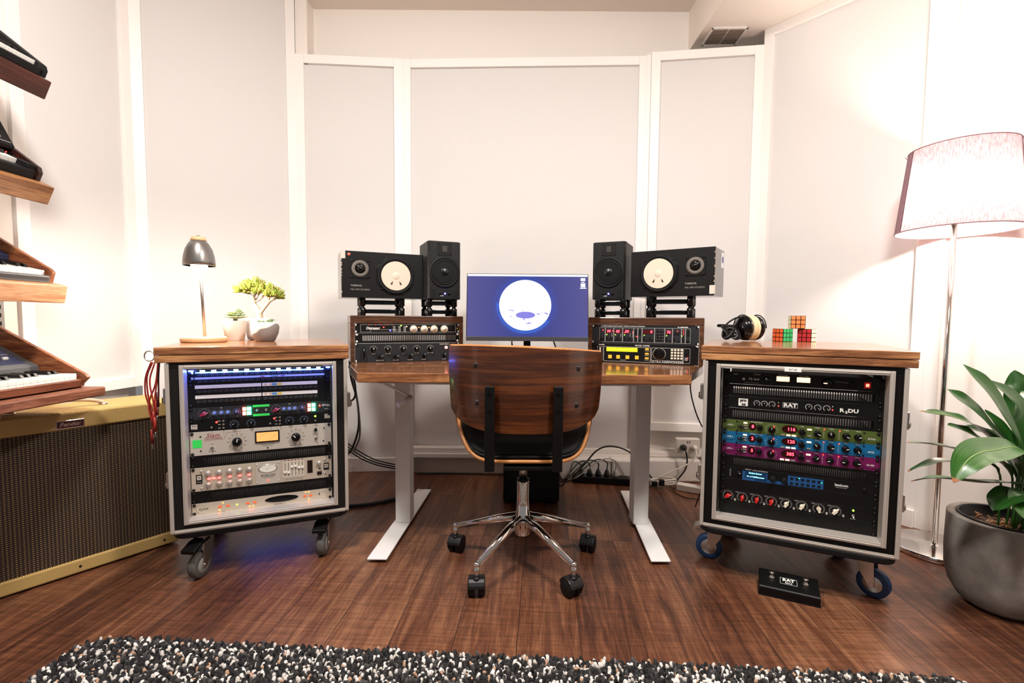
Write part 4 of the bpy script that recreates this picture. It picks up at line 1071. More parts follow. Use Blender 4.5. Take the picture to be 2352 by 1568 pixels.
# ================================================================== SPEAKERS
M_vinyl = mat('black_ash_front', '060505', .5, spec=.3); M_vside = mat('worn_vinyl_painted_sheen', '4A4744', .28, coat=.6)  # side colour greyed to paint the bright wall's reflection on black vinyl
M_cone = mat('white_paper_cone', 'E0D0BC', .85)
M_felt = mat('grey_felt_ring', '6E6862', .95)
M_tag = mat('aged_white_sticker', 'CFC8BC', .7)
def nearfield(x, y, z, yaw, mirror, label, zs):
    """wide cabinet .382 x .215 x .199 with white cone"""
    th = math.radians(yaw)
    c = (x + .191 * math.cos(th), y + .191 * math.sin(th))
    t = thing('studio_monitor', label, 'speaker', (c[0], c[1], z), yaw, None)
    S = -1 if mirror else 1
    W, Hh, D = .191, .215, .199
    MB().box(-W, W, 0.004, D, 0, Hh).build('cabinet', M_vside, t, bevel=0.002)
    MB().box(-W, W, 0, 0.0038, 0, Hh).build('baffle', M_vinyl, t, bevel=0.0008)
    wx, wz = S * .056, .107
    # woofer: octagonal basket plate, surround, cone
    R = .094; oc = [(R * math.cos(PI / 8 + k * PI / 4) * 1.02, R * math.sin(PI / 8 + k * PI / 4) * 1.02) for k in range(8)]
    q = [(a + wx, b + wz) for a, b in oc]
    mb = MB(); mb.prism(q, -0.004, 0.0, 'Y'); wo = mb.build('woofer', M_black, t, bevel=0.0015)
    mb = MB(); mb.lathe([(.086, -.004), (.085, -.009), (.079, -.0105), (.073, -.006), (.0695, -.0048)], 48, axis='Y', c=(wx, 0, wz)); mb.build('surround', M_rub, wo)
    mb = MB(); mb.lathe([(.0700, -.0046), (.0680, -.0050), (.024, -.0046), (.0235, -.0047)], 48, axis='Y', c=(wx, 0, wz))
    # cone depth is modelled in front of the baffle lip
    mb.lathe([(.0690, -.0100), (.0600, -.0085), (.0250, -.0050), (.0240, -.0050)], 48, axis='Y', c=(wx, 0, wz)); mb.build('cone', M_cone, wo)
    mb = MB(); mb.lathe([(.0235, -.0052), (.0225, -.0075), (.016, -.0110), (.008, -.0125), (0, -.0130)], 32, axis='Y', c=(wx, 0, wz)); mb.lathe([(.0262, -.0050), (.0252, -.0066), (.0232, -.0060)], 32, axis='Y', c=(wx, 0, wz), mi=1)
    mb.build('dust_cap', [M_cone, mat('glue_ring', '5E5448', .7)], wo)
    for s in (-1, 1):
        m2 = MB(); m2.tube([(wx + s * .013, -.0070, wz - .022), (wx + s * .023, -.0085, wz - .040)], [.0022, .0050], 8); m2.build('lead_patch', mat('brown_glue', '4A3C32', .6), wo)
    for k in range(4):
        a = PI / 4 + k * PI / 2; m2 = MB(); m2.lathe([(.005, -.004), (.005, -.0065), (0, -.0068)], 12, axis='Y', c=(wx + .090 * math.cos(a) * .97, 0, wz + .090 * math.sin(a) * .97)); m2.build('screw', M_blackg, wo)
    tx, tz = -S * .108, .135
    p = [(tx + a, tz + b) for a, b in ((-.038, -.045), (.038, -.045), (.045, -.038), (.045, .038), (.038, .045), (-.038, .045), (-.045, .038), (-.045, -.038))]
    mb = MB(); mb.prism(p, -.003, 0, 'Y'); tw = mb.build('tweeter', M_black, t, bevel=.001)
    MB().lathe([(.0385, -.003), (.0385, -.0055), (.0245, -.0055), (.0235, -.0035)], 36, axis='Y', c=(tx, 0, tz)).build('felt_ring', M_felt, tw)
    MB().lathe([(.0235, -.0036), (.016, -.0040), (.0125, -.0042), (.011, -.0080), (.006, -.0105), (0, -.0112)], 28, axis='Y', c=(tx, 0, tz)).build('dome', M_blackg, tw)
    m2 = MB()
    for a0 in (-150, -20): m2.tube([(tx + .024 * math.cos(math.radians(a0)), -.007, tz + .024 * math.sin(math.radians(a0))), (tx, -.013, tz), ], .0012, 6)
    m2.build('guard_bar', M_blackg, tw)
    for k in range(4):
        a = PI / 4 + k * PI / 2; m2 = MB(); m2.lathe([(.0045, -.003), (.0045, -.005), (0, -.0052)], 12, axis='Y', c=(tx + .052 * math.cos(a), 0, tz + .052 * math.sin(a))); m2.build('screw', M_blackg, tw)
    L = MB(); lx = -S * .108 + (0 if not mirror else -.01)
    put_text(L, 'YAMAHA', -S * .108 - .018, .056, .0125, bold=.01); put_text(L, 'NS-10M STUDIO', -S * .108 - .0, .038, .0105, sx=1.15)
    L.build('lettering', mat('grey_lettering', '9A948C', .5), t)
    sx = -S * (W - .010)
    if not mirror:
        MB().box(-W - .0006, -W + .018, -.0007, .03, Hh - .036, Hh + .0004).build('worn_sticker', M_tag, t)
        MB().lathe([(.007, 0), (.007, -.0006), (0, -.0006)], 20, axis='Y', c=(-W + .034, 0, Hh - .016)).build('orange_dot', mat('orange_sticker', 'E8705A', .6), t)
    else:
        MB().box(W - .020, W + .0006, -.0007, .02, .008, .046).build('worn_sticker', M_tag, t)
        st = MB().box(W, W + .0008, .135, .185, .135, .205).build('blue_logo_sticker', mat('sticker_white', 'E9ECF4', .5), t)
        m2 = MB(); m2.lathe([(.016, W + .0008), (.016, W + .0014), (.010, W + .0014), (.010, W + .0008)], 24, axis='X', c=(0, .16, .172)); m2.build('blue_ring', mat('sticker_blue', '3A4EA0', .5), st)
    # chipped paint along the outer edge
    mb = MB(); rr = random.Random(3 if mirror else 5)
    for k in range(9):
        z0 = rr.uniform(.02, .19); hh = rr.uniform(.002, .007); x0 = -S * W
        mb.box(min(x0, x0 + S * .003) - .0004, max(x0, x0 + S * .003) + .0004, -.0004, .002, z0, z0 + hh)
    mb.build('chipped_edge', mat('bare_chipboard', 'B99C78', .8), t)
    # stand below, standing on the box
    cx = c[0] - .10 * math.sin(th); cy = c[1] + .10 * math.cos(th)
    return cx, cy
def tower(x, y, z, yaw, W, Hh, D, label):
    th = math.radians(yaw); W2 = W / 2
    c = (x + W2 * math.cos(th), y + W2 * math.sin(th))
    t = thing('studio_monitor', label, 'speaker', (c[0], c[1], z), yaw)
    mb = MB(); b = .010
    mb.prism([(-W2, .012), (-W2 + b, 0), (W2 - b, 0), (W2, .012), (W2, D), (-W2, D)], 0, Hh, 'Z')
    mb.build('cabinet', mat('satin_black_cabinet', '0E0E0F', .5, spec=.35), t, bevel=.004)
    wz = Hh * .47; R = W * .455
    n = 40; pl = [(R * 1.03 * math.cos(2 * PI * k / n), R * 1.03 * math.sin(2 * PI * k / n)) for k in range(n)]
    mb = MB(); mb.lathe([(R * 1.03, 0), (R * 1.03, -.003), (R * .88, -.0045), (R * .86, -.002)], 44, axis='Y', c=(0, 0, wz)); wo = mb.build('woofer', M_blackm, t)
    mb = MB(); mb.lathe([(R * .87, -.0022), (R * .80, -.0075), (R * .72, -.0035), (R * .68, -.0030)], 44, axis='Y', c=(0, 0, wz)); mb.build('surround', M_rub, wo)
    mb = MB(); mb.lathe([(R * .70, -.0055), (R * .34, -.0018), (R * .30, -.0040), (R * .18, -.0085), (0, -.0100)], 40, axis='Y', c=(0, 0, wz)); mb.build('cone', mat('carbon_cone', '0E0E0F', .3), wo)
    tz = Hh * .865
    mb = MB(); mb.box(-.034, .034, -.002, 0, tz - .030, tz + .030); tw = mb.build('tweeter', M_blackm, t, bevel=.001)
    mb = MB(); mb.box(-.017, .017, -.0035, -.002, tz - .016, tz + .016); 
    mb.build('ribbon_frame', mat('dark_grey_metal', '2C2A2A', .35, .6), tw)
    mb = MB()
    for k in range(5): mb.box(-.011, .011, -.0050, -.0036, tz - .0125 + k * .0058, tz - .0100 + k * .0058)
    mb.build('ribbon_bar', mat('bronze_bar', '6A625C', .4, .5), tw)
    for a in (-1, 1):
        for bb in (-1, 1): MB().lathe([(.0030, -.002), (.0030, -.0035), (0, -.0036)], 10, axis='Y', c=(a * .029, 0, tz + bb * .025)).build('screw', M_blackg, tw)
        pz = Hh * .105
        MB().prism([(a * W2 * .54, pz - .014), (a * W2 * .60, pz - .019), (a * W2 * .74, pz - .019), (a * W2 * .80, pz - .014), (a * W2 * .80, pz + .018), (a * W2 * .72, pz + .022), (a * W2 * .54, pz + .010)][::1 if a > 0 else -1], -.0012, 0, 'Y').build('bass_port', mat('port_black', '020202', .9), t)
        MB().lathe([(.0065, 0), (.0065, -.006), (0, -.0065)], 16, axis='Y', c=(a * .022, 0, Hh * .105)).build('level_knob', M_blackm, t)
    MB().lathe([(.0032, 0), (.0032, -.002), (0, -.0026)], 12, axis='Y', c=(.002, 0, Hh * .10)).build('blue_power_light', mat('vivid_blue_light', '4040FF', .4, emit='3838FF', es=90), t)
    L = MB(); put_text(L, 'ADAM', -.014, Hh * .060, .006, bold=.02); L.build('lettering', M_white, t)
    return c[0] - D * .45 * math.sin(th), c[1] + D * .45 * math.cos(th)
zNL = 1.2646 - .215; zNR = 1.2808 - .215
cx, cy = nearfield(-.7871, 2.2367, zNL, 24, False, 'black cabinet monitor with white cone lying on its side, left of the screen, orange dot', ZB)
isolation_stand(cx, cy, ZB, 21, .215, .16, zNL - ZB, 'black two ring stand under the white coned monitor on the left box')
cx, cy = nearfield(.573, 2.3552, zNR, -34, True, 'black cabinet monitor with white cone lying on its side, right of the screen', ZC)
isolation_stand(cx - .02, cy + .01, ZC, -24, .215, .16, zNR - ZC, 'black two ring stand under the white coned monitor on the right box')
zA = 1.0485
cx, cy = tower(-.406, 2.335, zA, 22, .163, .280, .20, 'slim upright black monitor with blue light, just left of the screen')
isolation_stand(cx - .006, cy - .005, ZB, 21, .155, .155, zA - ZB, 'black two ring stand under the slim upright monitor left of the screen')
cx, cy = tower(.397, 2.425, zA + .006, -24, .163, .282, .20, 'slim upright black monitor with blue light, just right of the screen')
isolation_stand(cx - .002, cy - .03, ZC, -22, .155, .155, zA + .006 - ZC, 'black two ring stand under the slim upright monitor right of the screen')

# ================================================================== COMPUTER SCREEN
t = thing('computer_monitor', 'thin framed computer screen showing a bright white disc on blue, centre of the desk', 'computer screen', (.069, 2.26, .752), 0)
tilt = math.radians(-8)
P_ = Matrix.Translation((0, -.075, .106)) @ Matrix.Rotation(tilt, 4, 'X')
Wm, Hm = .278, .308
mb = MB(); mb.M = P_; mb.box(-Wm, Wm, 0.002, .022, 0, Hm); mb.box(-Wm * .8, Wm * .8, .022, .040, .04, Hm * .75); mb.build('housing', M_blackg, t, bevel=.002)
mb = MB(); mb.M = P_; mb.box(-Wm, Wm, -.002, .002, -.002, .018); mb.build('lower_bezel', mat('dark_grey_bezel', '3A3A3C', .3), t, bevel=.001)
def screen_mat():
    m = mat('screen_picture', '05060A', .18)
    tc = nd(m, 'ShaderNodeTexCoord'); b = m.node_tree.nodes['Principled BSDF']
    sp = nd(m, 'ShaderNodeSeparateXYZ'); lk(m, tc.outputs['UV'], sp.inputs[0])
    def math_(op, a, b_=None, c=None):
        n = nd(m, 'ShaderNodeMath', operation=op)
        for i, q in enumerate((a, b_, c)):
            if q is None: continue
            if isinstance(q, (int, float)): n.inputs[i].default_value = q
            else: lk(m, q, n.inputs[i])
        return n.outputs[0]
    X = math_('MULTIPLY', sp.outputs[0], 1.88); Y = sp.outputs[1]
    dx = math_('SUBTRACT', X, .905); dy = math_('SUBTRACT', Y, .505)
    r = math_('SQRT', math_('ADD', math_('MULTIPLY', dx, dx), math_('MULTIPLY', dy, dy)))
    disc = math_('LESS_THAN', r, .405)
    mp = nd(m, 'ShaderNodeMapping'); mp.inputs['Scale'].default_value = (7, 15, 1); lk(m, tc.outputs['UV'], mp.inputs[0])
    n1 = nd(m, 'ShaderNodeTexNoise', Scale=1.0, Detail=5.0, Roughness=.7); lk(m, mp.outputs[0], n1.inputs['Vector'])
    # dark patches only in the lower half of the disc
    low = math_('MULTIPLY', math_('LESS_THAN', Y, .45), math_('GREATER_THAN', n1.outputs[0], .60))
    e1 = math_('ADD', math_('POWER', math_('DIVIDE', math_('SUBTRACT', X, .91), .15), 2.0), math_('POWER', math_('DIVIDE', math_('SUBTRACT', Y, .345), .055), 2.0))
    low = math_('MAXIMUM', low, math_('LESS_THAN', e1, 1.0))
    cm = nd(m, 'ShaderNodeMixRGB'); lk(m, low, cm.inputs[0]); cm.inputs[1].default_value = (1.3, 1.35, 1.6, 1); cm.inputs[2].default_value = (*lin('8A84E0'), 1)
    # background blue with the ring's glow
    hz = math_('ABSOLUTE', math_('SUBTRACT', sp.outputs[0], .5))
    bg1 = nd(m, 'ShaderNodeMixRGB'); lk(m, math_('MULTIPLY', hz, 1.9), bg1.inputs[0]); bg1.inputs[1].default_value = (*lin('343E88'), 1); bg1.inputs[2].default_value = (*lin('585490'), 1)
    ring = math_('MULTIPLY', math_('LESS_THAN', r, .455), math_('LESS_THAN', math_('ADD', math_('MULTIPLY', dx, .35), dy), -.12))
    nr = nd(m, 'ShaderNodeTexNoise', Scale=9.0); lk(m, tc.outputs['UV'], nr.inputs['Vector'])
    bg2 = nd(m, 'ShaderNodeMixRGB'); lk(m, math_('MULTIPLY', ring, math_('MULTIPLY', nr.outputs[0], 1.4)), bg2.inputs[0]); lk(m, bg1.outputs[0], bg2.inputs[1]); bg2.inputs[2].default_value = (*lin('3C70D8'), 1)
    halo = math_('MAXIMUM', math_('MULTIPLY', math_('SUBTRACT', .52, r), 4.0), 0.0)
    bg3 = nd(m, 'ShaderNodeMixRGB'); lk(m, math_('MINIMUM', halo, .5), bg3.inputs[0]); lk(m, bg2.outputs[0], bg3.inputs[1]); bg3.inputs[2].default_value = (*lin('4058C0'), 1)
    mx = nd(m, 'ShaderNodeMixRGB'); lk(m, disc, mx.inputs[0]); lk(m, bg3.outputs[0], mx.inputs[1]); lk(m, cm.outputs[0], mx.inputs[2])
    bar = math_('GREATER_THAN', Y, .968)
    def box_(x0, x1, y0, y1): return math_('MULTIPLY', math_('MULTIPLY', math_('GREATER_THAN', sp.outputs[0], x0), math_('LESS_THAN', sp.outputs[0], x1)), math_('MULTIPLY', math_('GREATER_THAN', Y, y0), math_('LESS_THAN', Y, y1)))
    ic = math_('MAXIMUM', box_(.942, .980, .90, .945), math_('MAXIMUM', box_(.946, .974, .872, .884), math_('MAXIMUM', box_(.942, .980, .80, .86), box_(.936, .988, .776, .790))))
    fx = nd(m, 'ShaderNodeMixRGB'); lk(m, math_('MAXIMUM', bar, ic), fx.inputs[0]); lk(m, mx.outputs[0], fx.inputs[1]); fx.inputs[2].default_value = (1.2, 1.25, 1.4, 1)
    lk(m, fx.outputs[0], b.inputs['Emission Color']); b.inputs['Emission Strength'].default_value = 0.78
    return m
mb = MB(); mb.M = P_; mb.add([(-Wm + .003, 0.0008, .018), (Wm - .003, 0.0008, .018), (Wm - .003, 0.0008, Hm - .003), (-Wm + .003, 0.0008, Hm - .003)], [(0, 1, 2, 3)])
so = mb.build('screen', screen_mat(), t); uv = so.data.uv_layers.new(name='picture')
for i, c in enumerate(((0, 0), (1, 0), (1, 1), (0, 1))): uv.data[i].uv = c
mb = MB(); mb.box(-.016, .016, -.045, -.030, .012, .20); mb.build('stand_neck', M_blackg, t, bevel=.002)
mb = MB(); mb.prism([(-.12, -.10), (.12, -.10), (.10, .08), (-.10, .08)], 0, .010, 'Z'); mb.build('stand_base', M_blackg, t, bevel=.003)
for pts_, lb_ in (([(.0, 2.24, .86), (.0, 2.20, .84), (.010, 2.17, .80), (.02, 2.16, .757)], 'short black cable hanging under the left half of the screen'), ([(.19, 2.24, .86), (.195, 2.20, .84), (.205, 2.17, .80), (.21, 2.16, .757)], 'short black cable hanging under the right half of the screen')):
    mb = MB(); mb.tube(smooth_path(pts_, 6), .0035, 7); tag(mb.build('cable', M_black), lb_, 'cable')
# ================================================================== OFFICE CHAIR
W_shell = wood('walnut_veneer', '251008', '4A2410', '6E3A18', 'X', .9, .22, coat=.4, stretch=26, rings=.35)
for n_ in W_shell.node_tree.nodes:
    if n_.type == 'MAPPING': n_.inputs['Scale'].default_value = (1.1, 1.1, 26)
M_ply = mat('plywood_edge', 'B97A42', .35)
M_leather = mat('black_leather', '060606', .6, spec=.25)
chair = thing('office_chair', 'bentwood walnut office chair with black leather seat and chrome star base', 'office chair', (.047, 1.845, 0), 1.0)
ch = lambda x, y: (x - .047, y - 1.845)
# star base
R5 = .30; cast = []
hub = MB(); hub.lathe([(.026, .115), (.030, .12), (.030, .20), (.026, .205), (.024, .26), (.024, .325), (.0235, .33)], 28)
hub.build('gas_column', M_chrome, chair)
MB().lathe([(.0245, .330), (.0245, .338), (.014, .340), (.014, .339)], 20).build('column_collar', M_black, chair)
MB().lathe([(.0155, .335), (.0155, .455), (0, .456)], 24).build('piston', M_steel, chair)
for k in range(5):
    a = math.radians(-90 + 36 + 72 * k)
    dx, dy = math.cos(a), math.sin(a)
    ex, ey = R5 * .95 * dx, R5 * .95 * dy
    arm = MB(); arm.tube([(dx * .02, dy * .02, .185), (dx * .10, dy * .10, .165), (ex * .98, ey * .98, .112)], [.0185, .017, .0115], 14)
    arm.tube([(ex, ey, .113), (ex, ey, .066)], [.0105, .0095], 12); arm.sphere((ex, ey, .112), .0118, 12, 8)
    arm.build('base_arm', M_chrome, chair)
    ca = random.Random(k).uniform(-.4, .4) + (PI / 2 if k in (4, 0) else 1.2)
    cm_ = Matrix.Translation((ex, ey, 0)) @ Matrix.Rotation(ca + .25, 4, 'Z')
    m1 = MB(); m1.M = cm_
    for s in (-1, 1):
        m1.lathe([(0, s * .030), (.026, s * .030), (.0305, s * .024), (.0305, s * .006), (0, s * .006)][::1 if s > 0 else -1], 22, axis='Y', c=(.010, 0, .0305))
    co = m1.build('castor_wheel', M_blackm, chair)
    m1 = MB(); m1.M = cm_
    arcp = [(.010 + .0365 * math.cos(t_), .0315 + .0365 * math.sin(t_)) for t_ in [PI * .05 + k2 * PI * .9 / 9 for k2 in range(10)]]
    m1.prism(arcp, -.0285, .0285, 'Y'); m1.lathe([(.013, .050), (.013, .069), (.010, .070)], 14)
    m1.build('castor_hood', mat('black_nylon', '0C0B0D', .38), co, bevel=.006, seg=3)
# seat mechanism
mb = MB(); mb.box(-.06, .06, -.11, .10, .425, .462); mb.box(-.075, .105, -.225, -.05, .440, .452)
mb.build('seat_plate', M_black, chair, bevel=.002)
# seat shell + cushion : u across, v back->front
def seat_fn(off, sc_, zc=0.0, dome=0.0):
    def fn(u, v):
        a = (u - .5) * 2; b = (v - .5) * 2
        # squircle map
        X = a * math.sqrt(max(0, 1 - .42 * b * b)); Yv = b * math.sqrt(max(0, 1 - .42 * a * a))
        x = X * .252 * sc_; y = Yv * .235 * sc_ + .02
        r = max(0, abs(x) / .252)
        z = .443 + .150 * r ** 6 + .02 * max(0, -Yv) ** 4 + .0 * max(0, Yv) ** 3
        z += off + dome * max(0, (1 - a * a)) ** .5 * max(0, (1 - b * b)) ** .5
        return (x, y, z)
    return fn
MB().grid(seat_fn(.012, 1.0), 28, 24, thick=.012).build('seat_shell', [W_shell], chair)
rim = MB(); pts = []
f_ = seat_fn(.0055, 1.004); n = 24
for (u0_, v0_, u1_, v1_) in ((0, 0, 1, 0), (1, 0, 1, 1), (1, 1, 0, 1), (0, 1, 0, 0)):
    for k in range(n): pts.append(f_(u0_ + (u1_ - u0_) * k / n, v0_ + (v1_ - v0_) * k / n))
pts.append(pts[0]); rim.tube(pts, .0068, 8, cap=False); rim.build('seat_shell_edge', M_ply, chair)
MB().grid(seat_fn(.028, .955, dome=.098), 28, 24, thick=.012).build('seat_cushion', M_leather, chair)
rim = MB(); pts = []; f_ = seat_fn(.018, .96)
for (u0_, v0_, u1_, v1_) in ((0, 0, 1, 0), (1, 0, 1, 1), (1, 1, 0, 1), (0, 1, 0, 0)):
    for k in range(n): pts.append(f_(u0_ + (u1_ - u0_) * k / n, v0_ + (v1_ - v0_) * k / n))
pts.append(pts[0]); rim.tube(pts, .007, 8, cap=False); rim.build('cushion_piping', M_leather, chair)
# backrest : curved panel wrapping away from the camera at its sides
def back_fn(off, sc_=1.0, cz=0.0):
    def fn(u, v):
        a = (u - .5) * 2
        top = .862 - .012 * abs(a) ** 2 - .010 * a
        bot = .573 + .048 * abs(a) ** 4.0 + .25 * max(0, abs(a) - .93)
        zc = (top + bot) / 2; z = zc + (top - bot) * (v - .5) * (sc_ if sc_ < 1 else 1)
        hw = .266 * sc_ * (1 - .035 * (1 - v) ** 2.5)
        x = a * hw
        y = -.245 + .125 * abs(a) ** 2.3 + .02 * (v - .5) ** 2 + off
        return (x, y, z)
    return fn
MB().grid(back_fn(0), 36, 16, thick=-.011).build('backrest_shell', W_shell, chair)
rim = MB(); pts = []; f_ = back_fn(-.0055, 1.002)
for (u0_, v0_, u1_, v1_) in ((0, .12, 0, 1), (0, 1, 1, 1), (1, 1, 1, .12)):
    for k in range(n + 1): pts.append(f_(u0_ + (u1_ - u0_) * k / n, v0_ + (v1_ - v0_) * k / n))
rim.tube(pts, .0060, 8); rim.build('backrest_edge', M_ply, chair)
def bcush(u, v):
    p = back_fn(.013, .93)(u, v); a = (u - .5) * 2; b = (v - .5) * 2
    return (p[0], p[1] + .032 * math.sqrt(max(0, 1 - a * a)) * math.sqrt(max(0, 1 - b * b)), p[2] + .0)
MB().grid(bcush, 28, 16, thick=-.004).build('backrest_cushion', M_leather, chair)
for x in (-.124, .103):
    mb = MB(); 
    prof = [(-.268, .735), (-.256, .735), (-.250, .60), (-.250, .49), (-.235, .455), (-.10, .452), (-.10, .444), (-.240, .440), (-.264, .448), (-.270, .60)]
    mb.prism(prof, x - .0165, x + .0165, 'X'); br_ = mb.build('back_bracket', M_black, chair, bevel=.003)
    for z in (.712, .655): MB().lathe([(.0062, -.266), (.0062, -.2715), (.003, -.272), (.003, -.2705)], 6, axis='Y', c=(x, -.0015, z), smooth=False).build('bolt', M_blackg, br_)
for x, z in ((-.172, .800), (.174, .790), (-.167, .672), (.170, .664)):
    a = abs(x / .266); yy = -.245 + .125 * a ** 2.3
    MB().lathe([(.0095, yy - .008), (.0095, yy - .0128), (.006, yy - .0140), (0, yy - .0142)], 18, axis='Y', c=(x, 0, z)).build('plug_cap', mat('dark_brown_plastic', '1A100C', .5), chair)
# ================================================================== GUITAR AMPLIFIER
def tweed_mat():
    m = mat('yellow_tweed', 'C9A25A', .7)
    tc = nd(m, 'ShaderNodeTexCoord'); mp = nd(m, 'ShaderNodeMapping'); mp.inputs['Rotation'].default_value = (0, math.radians(35), math.radians(20))
    lk(m, tc.outputs['Object'], mp.inputs[0])
    w = nd(m, 'ShaderNodeTexWave', Scale=85.0, Distortion=.4); w.bands_direction = 'Z'; lk(m, mp.outputs[0], w.inputs[0])
    r = ramp(m, [(.25, '7E5A24'), (.5, 'C29A52'), (.8, 'E3C582')]); lk(m, w.outputs['Fac'], r.inputs[0])
    lk(m, r.outputs[0], m.node_tree.nodes['Principled BSDF'].inputs['Base Color']); bump(m, w.outputs['Fac'], .2, .001)
    return m
def grille_mat():
    m = mat('striped_grille_cloth', '3A2418', .75)
    tc = nd(m, 'ShaderNodeTexCoord')
    sp = nd(m, 'ShaderNodeSeparateXYZ'); lk(m, tc.outputs['Object'], sp.inputs[0])
    def wv(sock, period):
        a = nd(m, 'ShaderNodeMath', operation='MULTIPLY'); a.inputs[1].default_value = 2 * PI / period; lk(m, sock, a.inputs[0])
        b = nd(m, 'ShaderNodeMath', operation='SINE'); lk(m, a.outputs[0], b.inputs[0])
        c = nd(m, 'ShaderNodeMath', operation='MULTIPLY_ADD'); c.inputs[1].default_value = .5; c.inputs[2].default_value = .5; lk(m, b.outputs[0], c.inputs[0]); return c.outputs[0]
    h = wv(sp.outputs[2], .0072); v = wv(sp.outputs[0], .0105); v2 = wv(sp.outputs[0], .021)
    e = nd(m, 'ShaderNodeMath', operation='MULTIPLY'); lk(m, h, e.inputs[0]); lk(m, v, e.inputs[1])
    r1 = ramp(m, [(.35, '0C0706'), (.6, '2E1C14'), (.85, '4A3020')]); lk(m, h, r1.inputs[0])
    r2 = ramp(m, [(.45, '000000'), (.85, 'B8945C')]); lk(m, e.outputs[0], r2.inputs[0])
    mx = nd(m, 'ShaderNodeMixRGB', blend_type='SCREEN', Fac=.75); lk(m, r1.outputs[0], mx.inputs[1]); lk(m, r2.outputs[0], mx.inputs[2])
    mu = nd(m, 'ShaderNodeMixRGB', blend_type='MULTIPLY', Fac=.25); lk(m, mx.outputs[0], mu.inputs[1]); lk(m, v2, mu.inputs[2])
    lk(m, mu.outputs[0], m.node_tree.nodes['Principled BSDF'].inputs['Base Color']); bump(m, h, .3, .001)
    return m
M_tweed = tweed_mat(); M_gc = grille_mat()
amp = thing('guitar_amplifier', 'yellow tweed covered guitar amplifier with dark striped grille cloth on the floor at left', 'amplifier', (-1.409, 1.994, 0), 54.2)
MB().box(-.70, 0, .012, .265, .006, .608).build('cabinet', M_tweed, amp, bevel=.012, seg=3)
mb = MB(); mb.box(-.70, 0, 0, .020, .545, .607); mb.box(-.70, 0, 0, .020, .006, .056); mb.box(-.70, -.676, 0, .020, .056, .545); mb.box(-.024, 0, 0, .020, .056, .545)
mb.build('front_frame', M_tweed, amp, bevel=.006)
MB().box(-.677, -.023, .006, .014, .055, .546).build('grille_cloth', M_gc, amp)
bd = MB(); bd.box(-.366, -.286, -.003, 0, .550, .580); bo = bd.build('name_badge', M_chrome, amp, bevel=.002)
MB().box(-.363, -.289, -.0036, -.003, .553, .577).build('badge_ground', mat('maroon_enamel', '3A0F16', .3), bo)
L = MB(); put_text(L, 'Fender', -.326, .565, .020, y=-.0042, bold=.02, slant=.3); L.build('lettering', M_chrome, bo)
hp = smooth_path([(-.47, .10, .612), (-.455, .10, .624), (-.40, .10, .634), (-.33, .10, .640), (-.26, .10, .634), (-.215, .10, .622), (-.20, .10, .612)], 6)
ha = MB(); ha.tube(hp, .0075, 10); ha.build('leather_handle', mat('tan_leather', 'B9A184', .45), amp)
for x in (-.465, -.205): MB().lathe([(.016, .607), (.017, .613), (.010, .617), (0, .618)], 16, c=(x, .10, 0)).build('handle_cap', M_chrome, amp)
for x in (-.05, -.317, -.60): MB().lathe([(.0045, 0), (.004, -.002), (0, -.0025)], 12, axis='Y', c=(x, 0, .030)).build('screw', M_black, amp)
for x, y in ((-.66, .04), (-.04, .04), (-.66, .23), (-.04, .23)): MB().lathe([(.015, 0), (.017, .008)], 14, c=(x, y, 0)).build('rubber_foot', M_rub, amp)

# ================================================================== KEYBOARDS ON WALL SHELVES
W_sh = [wood('dark_shelf_wood', '28100A', '4A2014', '63301E', 'Y', 1.6, .45, stretch=10), wood('oak_shelf_wood', '5E3A1E', '8A5A32', 'B07C4A', 'Y', 1.6, .5, stretch=12, rings=.8),
        wood('light_shelf_wood', '8A5634', 'B67C52', 'D8A57C', 'Y', 2.0, .5, stretch=14, rings=.7), wood('brown_shelf_wood', '5C3322', '86513A', 'AF7A5C', 'Y', 2.0, .5, stretch=14)]
names = ('dark stained wooden wall shelf, highest of the four at left', 'oak wooden wall shelf, second from the top at left', 'light wooden wall shelf, third from the top at left', 'brown wooden wall shelf just above the tweed amplifier')
T = [((-1.622, 1.773), 25, .066), ((-1.630, 1.409), 25, .066), ((-1.601, 1.063), 12, .064), ((-1.482, .700), 0, .031)]
for k, ((x, z), tl, th) in enumerate(T):
    D = (x + 1.955) / math.cos(math.radians(tl)) - (.03 if tl else 0)
    t = thing('keyboard_shelf', names[k], 'shelf', (x, 1.75, z), 0, 'wall shelves for keyboards')
    t.rotation_euler = (0, math.radians(tl), 0)
    MB().box(-D, 0, -.85, 0, -th, 0).build('plank', W_sh[k], t, bevel=.004)
    for y in (-.14, -.70):
        mb = MB(); mb.prism([(-D + .006, -th), (-D * .25, -th), (-D * .25, -th - .012), (-D + .02, -th - .07), (-D + .006, -th - .07)], y - .008, y + .008, 'Y')
        mb.build('bracket', M_whitemetal, t)
t = thing('wall_rail', 'grey slotted metal wall rail behind the keyboard shelves', 'shelf rail', (-1.974, 1.86, .0), -3)
mb = MB(); mb.box(-.002, .004, -.016, .016, .62, 2.2); mb.build('rail', mat('grey_rail', '9A948E', .5, .3), t)
mb = MB(); z = .66
while z < 2.18: mb.box(.004, .0048, -.005, .005, z, z + .016); z += .032
mb.build('slot', M_black, t)

